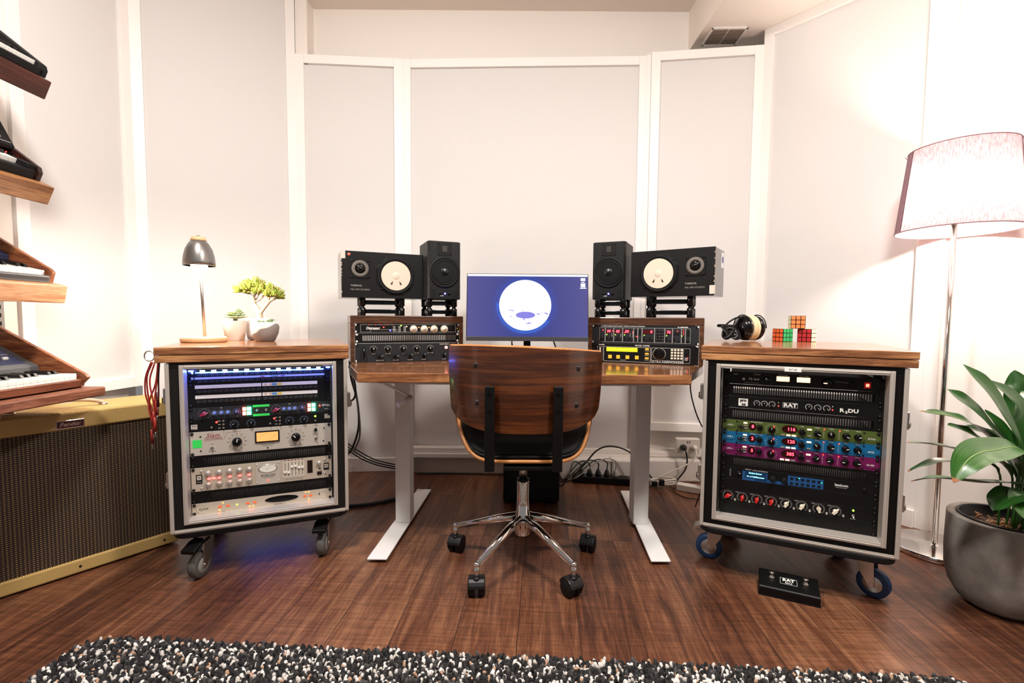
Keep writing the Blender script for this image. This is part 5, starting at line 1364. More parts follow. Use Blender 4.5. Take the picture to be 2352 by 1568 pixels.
M_wk = mat('white_key', 'F2EFE8', .25); M_bk = mat('black_key', '0E0D0D', .25)
M_navy = mat('navy_panel', '2C3350', .45); M_gp = mat('grey_panel', '5A5A5C', .5)
W_cheek = wood('cheek_wood', '5A2C18', '8C5030', 'B07448', 'X', 2.0, .4)
def keyboard(label, x, z, tilt, depth, hf, body, kx0, kx1, kz, cheek=None, end_w=.03, L=.80, lip=M_black, yend=1.735):
    """local: -X back, -Y toward the camera, origin = lower front edge at the far end"""
    t = thing('keyboard_synthesizer', label, 'keyboard', (x, yend, z), 0)
    t.rotation_euler = (0, math.radians(tilt), 0)
    MB().prism([(0, .0), (0, hf * .55), (-.004, hf * .62), (kx0 + .004, hf * .62), (kx0 + .004, kz - .022), (kx1 - .004, kz - .022), (kx1 - .004, kz + .004), (-depth, kz + .022), (-depth, 0)][::-1], -L, -end_w * .5, 'Y').build('body', body, t, bevel=.002)
    n = int((L - .08) / .0235)
    for i in range(n):
        y1 = -end_w - i * .0235; y0 = y1 - .0225
        mb = MB(); mb.box(kx1, kx0, y0, y1, kz - .014, kz); mb.box(kx0 - .003, kx0, y0, y1, kz - .022, kz - .014)
        if i < 16 or i == n - 1 or True:
            mb.build('white_key', M_wk, t, bevel=.0012)
        if i % 7 in (0, 1, 3, 4, 5) and i < n - 1:
            MB().prism([(kx1, kz), (kx1 + (kx0 - kx1) * .64, kz), (kx1 + (kx0 - kx1) * .58, kz + .011), (kx1, kz + .012)], y0 - .0065, y0 + .0055, 'Y').build('black_key', M_bk, t, bevel=.001)
    return t
t = keyboard('slim black keyboard on the highest wall shelf', -1.631, 1.7782, 25, .22, .040, M_blackm, -.022, -.150, .040)
MB().prism([(0, 0), (.0, .026), (-.010, .040), (-.20, .085), (-.22, .085), (-.22, 0)], -.030, 0, 'Y').build('end_block', M_blackm, t, bevel=.003)
t = keyboard('black keyboard with raised lettered panel on the second shelf', -1.668, 1.4275, 25, .21, .050, M_blackm, -.045, -.125, .046, end_w=.055)
MB().prism([(0, 0), (.0, .030), (-.012, .046), (-.13, .072), (-.21, .072), (-.21, 0)], -.016, 0, 'Y').build('end_cheek', mat('dark_brown_cheek', '2A1612', .4), t, bevel=.002)
MB().box(-.20, -.012, -.055, -.017, .0, .047).build('end_panel', M_blackm, t, bevel=.001)
pn = MB(); pn.prism([(-.112, .060), (-.112, .074), (-.2385, .1720), (-.2385, .05)], -.80, -.012, 'Y'); pn_o = pn.build('raised_panel', M_blackm, t, bevel=.002)
L = MB()
dv = Vector((-.79, .61)).normalized(); nv = Vector((dv.y, -dv.x))
vs, fs = text_mesh('YAMAHA', .02)
px0 = Vector((-.112, .074)) + dv * .03 + nv * .0008
L.add([(px0.x + dv.x * (p[1] * .014), -.075 + p[0] * .014, px0.y + dv.y * (p[1] * .014)) for p in vs], fs)
for o_ in (.012, .140):
    q = Vector((-.112, .074)) + dv * o_ + nv * .0008; L.add([(q.x, -.78, q.y), (q.x, -.02, q.y), (q.x + dv.x * .0012, -.02, q.y + dv.y * .0012), (q.x + dv.x * .0012, -.78, q.y + dv.y * .0012)], [(0, 1, 2, 3)])
L.build('lettering', M_white, pn_o)
MB().box(-.100, -.085, -.042, -.036, .046, .052).build('slider', M_blackg, t); MB().lathe([(.003, .047), (.003, .0505), (0, .051)], 10, c=(-.107, -.036, 0)).build('red_light', M_glow_r, t)
t = keyboard('wood sided keyboard with navy block on the third shelf', -1.640, 1.0722, 12, .26, .040, M_gp, -.014, -.130, .040, end_w=.024)
MB().prism([(0, 0), (.004, .040), (-.012, .050), (-.255, .136), (-.26, .128), (-.26, 0)], -.016, 0, 'Y').build('wooden_cheek', W_cheek, t, bevel=.002)
MB().prism([(-.150, .046), (-.150, .066), (-.180, .078), (-.20, .078), (-.20, .046)], -.79, -.018, 'Y').build('navy_block', M_navy, t, bevel=.002)
MB().prism([(-.200, .05), (-.200, .088), (-.255, .102), (-.255, .05)], -.79, -.018, 'Y').build('rear_panel', M_gp, t, bevel=.002)
MB().box(-.004, .0, -.79, -.018, .004, .018).build('front_strip', M_gp, t)
# large one on the lowest shelf
t = keyboard('large wood sided synthesizer with navy knob panel on the lowest shelf', -1.535, .7055, 0, .33, .042, wood('inner_rail_wood', '4A2416', '74402A', '8E5638', 'Y', 2, .45), -.016, -.150, .046, end_w=.024)
MB().prism([(-.02, -.005), (.014, .030), (.004, .042), (-.33, .228), (-.34, .218), (-.33, 0)], -.015, 0, 'Y').build('wooden_cheek', W_cheek, t, bevel=.002)
MB().prism([(-.155, .044), (-.155, .072), (-.335, .170), (-.335, .044)], -.79, -.017, 'Y').build('control_panel_body', M_gp, t, bevel=.002)
d2 = Vector((-.18, .098)).normalized(); n2 = Vector((.098, .18)).normalized()
def onp(s_, y, o_=0.0):
    q = Vector((-.155, .072)) + d2 * s_ + n2 * o_; return (q.x, y, q.y)
pm = MB(); 
for (s0, s1) in ((.022, .190),):
    a_, b_, c_, d_ = onp(s0, -.78, .001), onp(s0, -.045, .001), onp(s1, -.045, .001), onp(s1, -.78, .001)
    pm.add([a_, b_, c_, d_], [(0, 1, 2, 3)])
pmo = pm.build('navy_control_field', M_navy, t)
lm = MB()
for s_ in (.085, .14):
    a_, b_, c_, d_ = onp(s_, -.78, .0014), onp(s_, -.05, .0014), onp(s_ + .001, -.05, .0014), onp(s_ + .001, -.78, .0014); lm.add([a_, b_, c_, d_], [(0, 1, 2, 3)])
for y in (-.13, -.21, -.32): 
    a_, b_, c_, d_ = onp(.025, y, .0014), onp(.025, y + .001, .0014), onp(.185, y + .001, .0014), onp(.185, y, .0014); lm.add([a_, b_, c_, d_], [(0, 1, 2, 3)])
lm.build('panel_lines', M_white, pmo)
kb = MB(); kb.lathe([(.013, 0), (.012, .004), (.009, .006), (.008, .014), (0, .0145)], 18, mi=0); kb.box(-.0008, .0008, .001, .008, .0143, .0150, 1)
kbm = kb.mesh('knob', [mat('grey_capped_knob', '3A3838', .35), M_white])
ang = math.atan2(d2.y, -d2.x)
for s_, ys in ((.165, (-.10, -.17, -.24, -.31, -.38)), (.112, (-.09, -.16, -.235, -.31, -.39))):
    for y in ys: inst('knob', kbm, t, onp(s_, y, .001), (0, ang, 0))
for y in (-.085, -.17, -.26): inst('rocker_switch', shared('rk', lambda: MB().box(-.004, .004, -.009, .009, 0, .006).mesh('rocker_switch', M_white)), t, onp(.058, y, .001), (0, ang, 0))

# ================================================================== TABLE LAMP
M_beech = mat('pale_beech', 'E2B888', .45)
lx, ly, lz = -1.290, 2.02, .850
t = thing('table_lamp', 'small table lamp with grey metal bell shade and pale wooden base on the left worktop', 'lamp', (lx, ly, lz), 0)
MB().lathe([(.080, 0), (.085, .004), (.085, .018), (.080, .023), (0, .023)], 40).build('base', M_beech, t)
sx_, sz = -.010, .316
MB().tube([(.004, 0, .022), (sx_ + .002, 0, sz + .03)], .0058, 14).build('pole', M_steel, t)
mb = MB(); prof = [(.0595, 0), (.0590, .015), (.056, .040), (.049, .068), (.038, .090), (.028, .103)]
mb.lathe(prof + [(r - .0012, h) for r, h in prof[::-1]] , 44, c=(sx_, 0, sz))
mb.build('shade', mat('grey_metal_shade', '8E8B88', .32, .8), t)
mb = MB(); mb.lathe([(.0285, .101), (.0290, .108), (.024, .118), (0, .119)], 30, c=(sx_, 0, sz)); mb.build('wooden_cap', M_beech, t)
mb = MB(); mb.lathe([(.008, .118), (.008, .124), (.004, .127), (0, .1275)], 14, c=(sx_, 0, sz)); mb.build('finial', M_chrome, t)
mb = MB(); mb.sphere((sx_, 0, sz - .004), .030, 24, 14); mb.lathe([(.014, .020), (.014, .060), (0, .061)], 16, c=(sx_, 0, sz)); mb.build('bulb', mat('table_lamp_bulb', 'FFFFFF', .5, emit='FFF0E2', es=480), t)

# ================================================================== SUCCULENTS
def ring_pot(prof, n=36): return MB().lathe(prof, n)
M_pot = mat('white_ceramic', 'EFE7DE', .35); M_soil = mat('potting_soil', '3A2A20', .95)
t = thing('potted_succulent', 'pale rosette succulent in a tapered white pot beside the table lamp', 'plant', (-1.243, 2.165, .850), 0)
ring_pot([(.036, 0), (.038, .002), (.049, .086), (.0495, .088), (.047, .088), (.045, .080), (0, .080)]).build('pot', M_pot, t)
def rosette(mb, c, R, n, lay, w, curl=.7, mi=0):
    rr = random.Random(11)
    for l in range(lay):
        f = 1 - l / lay; el = math.radians(24 + 60 * l / lay)
        k = max(4, int(n * (0.55 + .45 * f)))
        for i in range(k):
            a = 2 * PI * (i + .5 * (l % 2)) / k + rr.uniform(-.1, .1)
            L = R * (.45 + .55 * f) * rr.uniform(.9, 1.1)
            d = Vector((math.cos(a) * math.cos(el), math.sin(a) * math.cos(el), math.sin(el)))
            s = Vector((-math.sin(a), math.cos(a), 0)); nn = d.cross(s) * -1
            P = Vector(c) + Vector((0, 0, l * R * .10))
            sec = []
            for q, wd in ((0, .35), (.4, .8), (.75, 1.0), (.95, .55), (1.05, .05)):
                base = P + d * L * q + nn * (curl * -.0 + .18 * L * q * q)
                for ss, hh in ((-1, 0), (0, -.28), (1, 0), (0, .22)): sec.append(base + s * ss * w * wd + nn * hh * w * wd)
            f4 = [(g * 4 + h, g * 4 + (h + 1) % 4, (g + 1) * 4 + (h + 1) % 4, (g + 1) * 4 + h) for g in range(4) for h in range(4)]
            mb.add(sec, f4, mi, True)
M_ros = mat('pale_green_leaf', 'B9C794', .5); M_ros2 = mat('rosy_leaf_tip', 'C99E7A', .5)
mb = MB(); rosette(mb, (.008, -.005, .096), .048, 15, 6, .0155); mb.build('rosette', M_ros, t, kind='stuff')
MB().cyl((0, 0, .07), (.008, -.005, .105), .007, .009).build('stem', mat('succulent_stem', '8A8A5A', .7), t)
t = thing('potted_succulent', 'small tree shaped succulent with green finger leaves in a round white pot', 'plant', (-1.190, 2.262, .850), 0)
ring_pot([(.030, 0), (.044, .004), (.050, .030), (.050, .070), (.047, .098), (.044, .100), (.042, .094), (.041, .088), (0, .088)]).build('pot', M_pot, t)
M_bark = mat('pale_bark', 'B8A188', .8)
mb = MB()
mb.tube(smooth_path([(.008, 0, .08), (.008, 0, .115), (.002, 0, .135), (-.018, .004, .165), (-.022, 0, .195), (-.040, 0, .215)], 5), [.017 - .0004 * i for i in range(26)], 10)
mb.tube(smooth_path([(.010, 0, .118), (.022, -.004, .135), (.045, 0, .165), (.062, 0, .182), (.085, 0, .192)], 5), [.010 - .00028 * i for i in range(21)], 9)
for a in (((-.014, .002, .160), (-.012, .01, .19), (.004, .01, .215)), ((-.020, .002, .175), (.006, .005, .185), (.030, .0, .205)), ((-.022, 0, .190), (-.040, -.01, .20), (-.062, -.01, .212)), ((.045, 0, .165), (.050, .01, .195), (.055, .01, .21)), ((-.020, 0, .190), (-.02, .02, .21), (-.015, .03, .225))):
    mb.tube(smooth_path(a, 4), [.0055, .0052, .005, .0048, .0046, .0044, .0042, .004, .0038], 7)
mb.build('trunk', M_bark, t)
rr = random.Random(4)
def fingers(mb, c, R, n):
    for i in range(n):
        a = rr.uniform(0, 2 * PI); e = math.radians(rr.uniform(-18, 85))
        d = Vector((math.cos(a) * math.cos(e), math.sin(a) * math.cos(e), math.sin(e)))
        L = R * rr.uniform(.75, 1.15); p = Vector(c) + Vector((d.x, d.y, 0)) * R * .25
        mb.tube([p, p + d * L * .5 + Vector((0, 0, .003)), p + d * L * .9 + Vector((0, 0, .008)), p + d * L + Vector((0, 0, .011))], [.0018, .0036, .0034, .0012], 5, mi=0 if rr.random() > .25 else 1)
mb = MB()
for c, R, n in (((-.068, -.005, .220), .034, 60), ((-.050, .02, .240), .032, 50), ((-.018, .02, .246), .036, 70), ((-.030, -.02, .232), .032, 60), ((.004, 0, .240), .034, 60), ((.026, 0, .222), .032, 50), ((.012, -.02, .214), .026, 40), ((.058, .0, .220), .034, 60), ((.088, 0, .202), .034, 60), ((.072, -.02, .205), .026, 40), ((.105, .01, .192), .022, 26)):
    fingers(mb, c, R, n)
mb.build('foliage', [mat('yellow_green_finger_leaf', '8FA03A', .45), mat('amber_tipped_leaf', 'B09A4A', .5)], t, kind='stuff')
t = thing('potted_succulent', 'low succulent in a rounded white and grey bowl, rightmost of three pots', 'plant', (-1.085, 2.120, .850), 0)
def bowl_mat():
    m = mat('white_grey_bowl', 'F0EAE2', .5); tc = nd(m, 'ShaderNodeTexCoord'); sp = nd(m, 'ShaderNodeSeparateXYZ'); lk(m, tc.outputs['Object'], sp.inputs[0])
    n1 = nd(m, 'ShaderNodeTexNoise', Scale=14.0, Detail=1.0); lk(m, tc.outputs['Object'], n1.inputs['Vector'])
    a = nd(m, 'ShaderNodeMath', operation='MULTIPLY_ADD'); a.inputs[1].default_value = -.055; lk(m, n1.outputs[0], a.inputs[0]); 
    b = nd(m, 'ShaderNodeMath', operation='MULTIPLY_ADD'); b.inputs[1].default_value = -.45; lk(m, sp.outputs[0], b.inputs[0]); lk(m, sp.outputs[2], b.inputs[2]); lk(m, b.outputs[0], a.inputs[2])
    r = ramp(m, [(.0, '8C8784'), (.5, '8C8784'), (.51, 'F0EAE2')]); r.color_ramp.interpolation = 'CONSTANT'
    c = nd(m, 'ShaderNodeMath', operation='MULTIPLY'); c.inputs[1].default_value = 25.0; lk(m, a.outputs[0], c.inputs[0]); lk(m, c.outputs[0], r.inputs[0])
    lk(m, r.outputs[0], m.node_tree.nodes['Principled BSDF'].inputs['Base Color']); return m
ring_pot([(.034, 0), (.040, .003), (.054, .035), (.0575, .060), (.056, .080), (.053, .084), (.052, .080), (.052, .074), (0, .074)]).build('bowl', bowl_mat(), t)
mb = MB()
for c, R in (((-.025, 0, .078), .020), ((.0, -.02, .078), .018), ((.028, .0, .082), .024), ((.005, .02, .080), .020), ((-.02, -.03, .077), .014)): rosette(mb, c, R, 9, 3, .0045)
mb.build('rosette', mat('grey_green_leaf', '9DB08A', .5), t, kind='stuff')

# ================================================================== HEADPHONES
t = thing('headphones', 'black studio headphones with cream ear pads and coiled cord on the right worktop', 'headphones', (1.048, 2.170, .865), 14)
t.scale = (1.12, 1.12, 1.12)
def cup(x0, s, name):
    mb = MB(); mb.lathe([(0, x0 - s * .026), (.018, x0 - s * .025), (.036, x0 - s * .018), (.047, x0 - s * .006), (.050, x0 + s * .006), (.046, x0 + s * .010), (0, x0 + s * .010)], 36, axis='X', c=(0, 0, .052))
    o = mb.build('ear_cup', M_blackg, t)
    mb = MB(); mb.lathe([(.026, x0 + s * .010), (.044, x0 + s * .011), (.050, x0 + s * .016), (.050, x0 + s * .024), (.044, x0 + s * .029), (.026, x0 + s * .028)], 40, axis='X', c=(0, 0, .052))
    mb.build('ear_pad', mat('cream_velour', 'D9C49C', .9), o)
    mb = MB(); mb.tube([(x0 - s * .006, .052 * math.cos(a), .052 + .052 * math.sin(a)) for a in [PI * (.0 + k / 16) for k in range(17)]], .0022, 8); mb.build('yoke', M_blackm, o)
    return o
cup(-.010, 1, 'l'); cup(.046, -1, 'r')
hp = []
for k in range(21):
    a = PI * k / 20
    hp.append((.024 - .040 * math.cos(a) - .05 * math.sin(a) * 0, .052 + .085 * math.sin(a), .052 + .02 * math.sin(a)))
hp = [(-.016, .045, .055), (-.035, .075, .060), (-.045, .105, .060), (-.020, .130, .058), (.020, .135, .058), (.048, .125, .058), (.062, .090, .058), (.050, .045, .055)]
mb = MB(); mb.tube(smooth_path(hp, 6), .006, 8); mb.build('headband', M_blackm, t)
mb = MB(); mb.tube(smooth_path([(-.020, -.01, .098), (-.055, 0, .088), (-.085, .01, .06), (-.070, .0, .03), (-.03, -.02, .010)], 6), .0035, 8); mb.build('side_strap', M_blackm, t)
mb = MB(); pts = []
for k in range(1600):
    s_ = k / 1600
    cx_ = -.072 + .022 * math.sin(s_ * 2 * PI * 2.0) ; cy_ = -.005 + .020 * math.cos(s_ * 2 * PI * 2.5); cz_ = .034 + .020 * math.sin(s_ * 2 * PI * 3 + .5)
    a = 2 * PI * k / 11.0
    pts.append((cx_ + .0075 * math.cos(a), cy_ + .0075 * math.sin(a) * .7, cz_ + .0075 * math.sin(a)))
mb.tube(pts, .0019, 5); mb.build('coiled_cord', M_blackg, t)

# ================================================================== PUZZLE CUBES
def cube(x, y, z, yaw, front, left, right, label):
    t = thing('puzzle_cube', label, 'puzzle cube', (x, y, z), yaw, 'puzzle cubes on the right worktop')
    h = .0285
    MB().box(-h, h, -h, h, 0, 2 * h).build('core', M_blackg, t, bevel=.002)
    for nm, c, M_ in (('front_face', front, Matrix.Identity(4)), ('left_face', left, Matrix.Rotation(-PI / 2, 4, 'Z')), ('right_face', right, Matrix.Rotation(PI / 2, 4, 'Z')), ('back_face', 'E8E8E0', Matrix.Rotation(PI, 4, 'Z'))):
        mb = MB(); mb.M = M_
        for i in range(3):
            for j in range(3):
                cx = (i - 1) * .0187; cz = h + (j - 1) * .0187
                mb.box(cx - .0078, cx + .0078, -h - .0006, -h + .0001, cz - .0078, cz + .0078)
        mb.build(nm, mat('sticker_' + c, c, .35), t, bevel=.0005)
    mb = MB()
    for i in range(3):
        for j in range(3):
            cx = (i - 1) * .0187; cy = (j - 1) * .0187; mb.box(cx - .0078, cx + .0078, cy - .0078, cy + .0078, 2 * h - .0001, 2 * h + .0006)
    mb.build('top_face', mat('sticker_E9E4B0', 'E9E4B0', .35), t, bevel=.0005)
cube(1.204, 2.150, .865, 19, '1FA85C', 'E8683A', 'B02020', 'puzzle cube showing an orange and a green face, lower left of the stack')
cube(1.306, 2.140, .865, -51, 'B4242A', '2244A0', 'F0EEC8', 'puzzle cube showing a dark red face, lower right of the stack')
cube(1.266, 2.152, .865 + .0578, -19, 'F0884E', 'ECE8B0', '1FA85C', 'puzzle cube showing a light orange face, balanced on top of two others')
# ================================================================== FLOOR LAMP
t = thing('floor_lamp', 'tall chrome floor lamp with a lit mauve fabric drum shade at right', 'floor lamp', (1.783, 1.978, 0), 0)
MB().lathe([(.150, 0), (.155, .003), (.155, .020), (.151, .023), (.03, .024), (.022, .028), (.014, .032), (0, .033)], 56).build('base', M_chrome, t)
MB().cyl((0, 0, .03), (0, 0, 1.36), .0105, n=20).build('pole', M_chrome, t)
mb = MB(); mb.lathe([(.018, 1.355), (.020, 1.36), (.022, 1.40), (.018, 1.402), (0, 1.402)], 20); mb.build('socket', M_steel, t)
mb = MB(); mb.sphere((0, 0, 1.450), .042, 24, 14); mb.build('bulb', mat('floor_lamp_bulb', 'FFFFFF', .5, emit='FFF1E4', es=440), t)
def shade_mat():
    m = bpy.data.materials.new('mauve_shade_fabric'); m.use_nodes = True; nt = m.node_tree; nt.nodes.clear()
    out = nt.nodes.new('ShaderNodeOutputMaterial'); a = nt.nodes.new('ShaderNodeBsdfTranslucent'); rf = nt.nodes.new('ShaderNodeBsdfRefraction'); rf.inputs['IOR'].default_value = 1.02; rf.inputs['Roughness'].default_value = .8; mr = nt.nodes.new('ShaderNodeMixShader'); mr.inputs[0].default_value = .4; b = nt.nodes.new('ShaderNodeBsdfDiffuse'); mx = nt.nodes.new('ShaderNodeMixShader')
    tc = nt.nodes.new('ShaderNodeTexCoord'); mp = nt.nodes.new('ShaderNodeMapping'); mp.inputs['Scale'].default_value = (90, 90, 12)
    n = nt.nodes.new('ShaderNodeTexNoise'); n.inputs['Scale'].default_value = 3.0; n.inputs['Detail'].default_value = 3.0
    r = nt.nodes.new('ShaderNodeValToRGB'); r.color_ramp.elements[0].position = .35; r.color_ramp.elements[0].color = (*lin('86666A'), 1); r.color_ramp.elements[1].position = .65; r.color_ramp.elements[1].color = (*lin('A4878B'), 1)
    L = nt.links.new; L(tc.outputs['Object'], mp.inputs[0]); L(mp.outputs[0], n.inputs['Vector']); L(n.outputs[0], r.inputs[0])
    L(r.outputs[0], a.inputs['Color']); L(r.outputs[0], b.inputs['Color']); mx.inputs[0].default_value = .40
    L(b.outputs[0], mx.inputs[1]); L(a.outputs[0], mr.inputs[1]); L(rf.outputs[0], mr.inputs[2]); L(r.outputs[0], rf.inputs['Color']); L(mr.outputs[0], mx.inputs[2]); L(mx.outputs[0], out.inputs[0])
    return m
mb = MB(); n = 72
Rb, Rt, zb, zt = .200, .168, 1.325, 1.650
mb.lathe([(Rb, zb), (Rt, zt)], n); mb.f = mb.f[:n]; mb.m = mb.m[:n]; mb.sm = mb.sm[:n]
sh = mb.build('shade', shade_mat(), t, loc=(.012, 0, 0))
for R_, z_ in ((Rb, zb), (Rt, zt)):
    m2 = MB(); m2.tube([(R_ * math.cos(2 * PI * k / 48), R_ * math.sin(2 * PI * k / 48), z_) for k in range(49)], .0022, 6, cap=False); m2.build('shade_rim', mat('mauve_rim', '8A6A6E', .7), sh)
m2 = MB()
for k in range(3):
    a = 2 * PI * k / 3 + .4; m2.tube([(0, 0, 1.402), (.08 * math.cos(a), .08 * math.sin(a), 1.53), (Rt * math.cos(a), Rt * math.sin(a), zt - .004)], .0016, 6)
m2.build('shade_carrier', M_steel, t)
mb = MB(); a0 = math.radians(168); 
mb.tube([(Rb * math.cos(a0) * 1.004, Rb * math.sin(a0) * 1.004, zb), (Rt * math.cos(a0) * 1.004, Rt * math.sin(a0) * 1.004, zt)], .0012, 5); mb.build('shade_seam', mat('mauve_seam', '4E383C', .8), sh)

for a_, b_ in ((118, 168), (300, 342)):      # first doubles cloth at the seam; second paints the light falloff at right edge
    m2 = MB(); m2.grid(lambda u, v: ((Rb + (Rt - Rb) * v + .0006) * math.cos(math.radians(a_ + (b_ - a_) * u)), (Rb + (Rt - Rb) * v + .0006) * math.sin(math.radians(a_ + (b_ - a_) * u)), zb + .002 + (zt - zb - .004) * v), 14, 2)
    ov = m2.build('overlap_and_dark_edge', mat('mauve_overlap_and_dark_edge', '94707A', .85), sh)
    ov.data.materials[0].node_tree.nodes['Principled BSDF'].inputs['Subsurface Weight'].default_value = 0.0

# ================================================================== PLANT IN CONCRETE POT
def concrete():
    m = mat('grey_concrete', '77706A', .75); tc = nd(m, 'ShaderNodeTexCoord')
    n1 = nd(m, 'ShaderNodeTexNoise', Scale=9.0, Detail=6.0, Roughness=.65); n2 = nd(m, 'ShaderNodeTexVoronoi', Scale=60.0)
    lk(m, tc.outputs['Object'], n1.inputs['Vector']); lk(m, tc.outputs['Object'], n2.inputs['Vector'])
    r = ramp(m, [(.3, '6E6862'), (.7, '9A928A')]); lk(m, n1.outputs[0], r.inputs[0])
    q = ramp(m, [(.06, '000000'), (.12, 'FFFFFF')]); lk(m, n2.outputs['Distance'], q.inputs[0])
    mx = nd(m, 'ShaderNodeMixRGB', blend_type='MULTIPLY', Fac=.45); lk(m, r.outputs[0], mx.inputs[1]); lk(m, q.outputs[0], mx.inputs[2])
    lk(m, mx.outputs[0], m.node_tree.nodes['Principled BSDF'].inputs['Base Color']); bump(m, n1.outputs[0], .15, .002); return m
PX, PY = 1.655, 1.575
t = thing('potted_aspidistra', 'broad leaved green plant in a rounded grey concrete pot at the right edge', 'plant', (PX, PY, 0), 0)
MB().lathe([(.060, 0), (.085, .004), (.115, .025), (.138, .065), (.149, .115), (.152, .18), (.150, .300), (.147, .304), (.128, .304), (.125, .300), (.122, .250), (0, .250)], 64).build('concrete_pot', concrete(), t)
MB().lathe([(.124, .255), (.124, .3075), (.119, .309), (.116, .305), (.114, .27), (0, .27)], 48).build('inner_liner', M_black, t)
mb = MB(); rr = random.Random(9)
mb.lathe([(.113, .270), (.08, .277), (0, .279)], 30)
for k in range(90):
    a = rr.uniform(0, 2 * PI); r_ = rr.uniform(0, .10); b = rr.uniform(0, 2 * PI); x, y = r_ * math.cos(a), r_ * math.sin(a)
    mb.tube([(x, y, .278), (x + .018 * math.cos(b), y + .018 * math.sin(b), .285 + rr.uniform(-.003, .006))], .0022, 5, mi=1)
mb.build('bark_mulch', [M_soil, mat('dry_bark', '9A6E48', .85)], t, kind='stuff')
LV = [[[1.27, 1.36, 0.498], [1.328, 1.38, 0.56], [1.43, 1.42, 0.575], [1.617, 1.5, 0.541]],
[[1.265, 1.5, 0.454], [1.318, 1.47, 0.474], [1.434, 1.45, 0.468], [1.647, 1.52, 0.429]],
[[1.354, 1.62, 0.448], [1.395, 1.6, 0.479], [1.456, 1.58, 0.497], [1.597, 1.56, 0.48]],
[[1.329, 1.6, 0.554], [1.395, 1.58, 0.552], [1.479, 1.56, 0.535], [1.651, 1.57, 0.469]],
[[1.322, 1.55, 0.67], [1.401, 1.53, 0.658], [1.491, 1.52, 0.618], [1.679, 1.57, 0.47]],
[[1.452, 1.6, 0.735], [1.501, 1.58, 0.692], [1.568, 1.57, 0.622], [1.694, 1.57, 0.47]],
[[1.5, 1.6, 0.818], [1.557, 1.58, 0.754], [1.616, 1.57, 0.658], [1.694, 1.57, 0.499]],
[[1.644, 1.66, 0.758], [1.698, 1.64, 0.713], [1.734, 1.62, 0.642], [1.741, 1.58, 0.467]],
[[1.642, 1.66, 0.654], [1.675, 1.64, 0.607], [1.713, 1.62, 0.529], [1.71, 1.58, 0.437]],
[[1.37, 1.5, 0.637], [1.424, 1.5, 0.616], [1.495, 1.5, 0.581], [1.658, 1.55, 0.476]],
[[1.575, 1.66, 0.597], [1.645, 1.66, 0.576], [1.688, 1.64, 0.539], [1.707, 1.58, 0.437]],
[[1.431, 1.4, 0.401], [1.473, 1.42, 0.423], [1.567, 1.46, 0.429], [1.711, 1.54, 0.378]],
[[1.48, 1.36, 0.395], [1.512, 1.4, 0.411], [1.573, 1.45, 0.426], [1.686, 1.53, 0.382]],
[[1.829, 1.75, 0.784], [1.828, 1.73, 0.731], [1.821, 1.7, 0.65], [1.748, 1.6, 0.461]],
[[2.00, 1.45, .62], [1.93, 1.48, .66], [1.82, 1.52, .62], [1.70, 1.57, .45]],
[[1.95, 1.30, .55], [1.88, 1.36, .60], [1.78, 1.46, .58], [1.68, 1.56, .44]],
[[1.90, 1.75, .70], [1.86, 1.70, .72], [1.78, 1.64, .64], [1.70, 1.59, .46]]]
WD = [.046, .034, .020, .026, .032, .044, .034, .044, .026, .036, .030, .040, .034, .046, .04, .04, .04]
def leaf_mat(name, a, b):
    m = mat(name, a, .28, coat=.15); tc = nd(m, 'ShaderNodeTexCoord'); w = nd(m, 'ShaderNodeTexNoise', Scale=1.0, Detail=3.0)
    mp = nd(m, 'ShaderNodeMapping'); mp.inputs['Scale'].default_value = (60, 2, 1); lk(m, tc.outputs['UV'], mp.inputs[0]); lk(m, mp.outputs[0], w.inputs['Vector'])
    r = ramp(m, [(.35, a), (.65, b)]); lk(m, w.outputs[0], r.inputs[0]); lk(m, r.outputs[0], m.node_tree.nodes['Principled BSDF'].inputs['Base Color']); bump(m, w.outputs[0], .15, .001); return m
M_leaf = leaf_mat('deep_green_leaf', '173A14', '2F5E22'); M_leaf2 = leaf_mat('mid_green_leaf', '1C4414', '3A6E26'); M_tip = mat('brown_leaf_tip', '9A6238', .7); M_rib = mat('pale_midrib', '9DB368', .4)
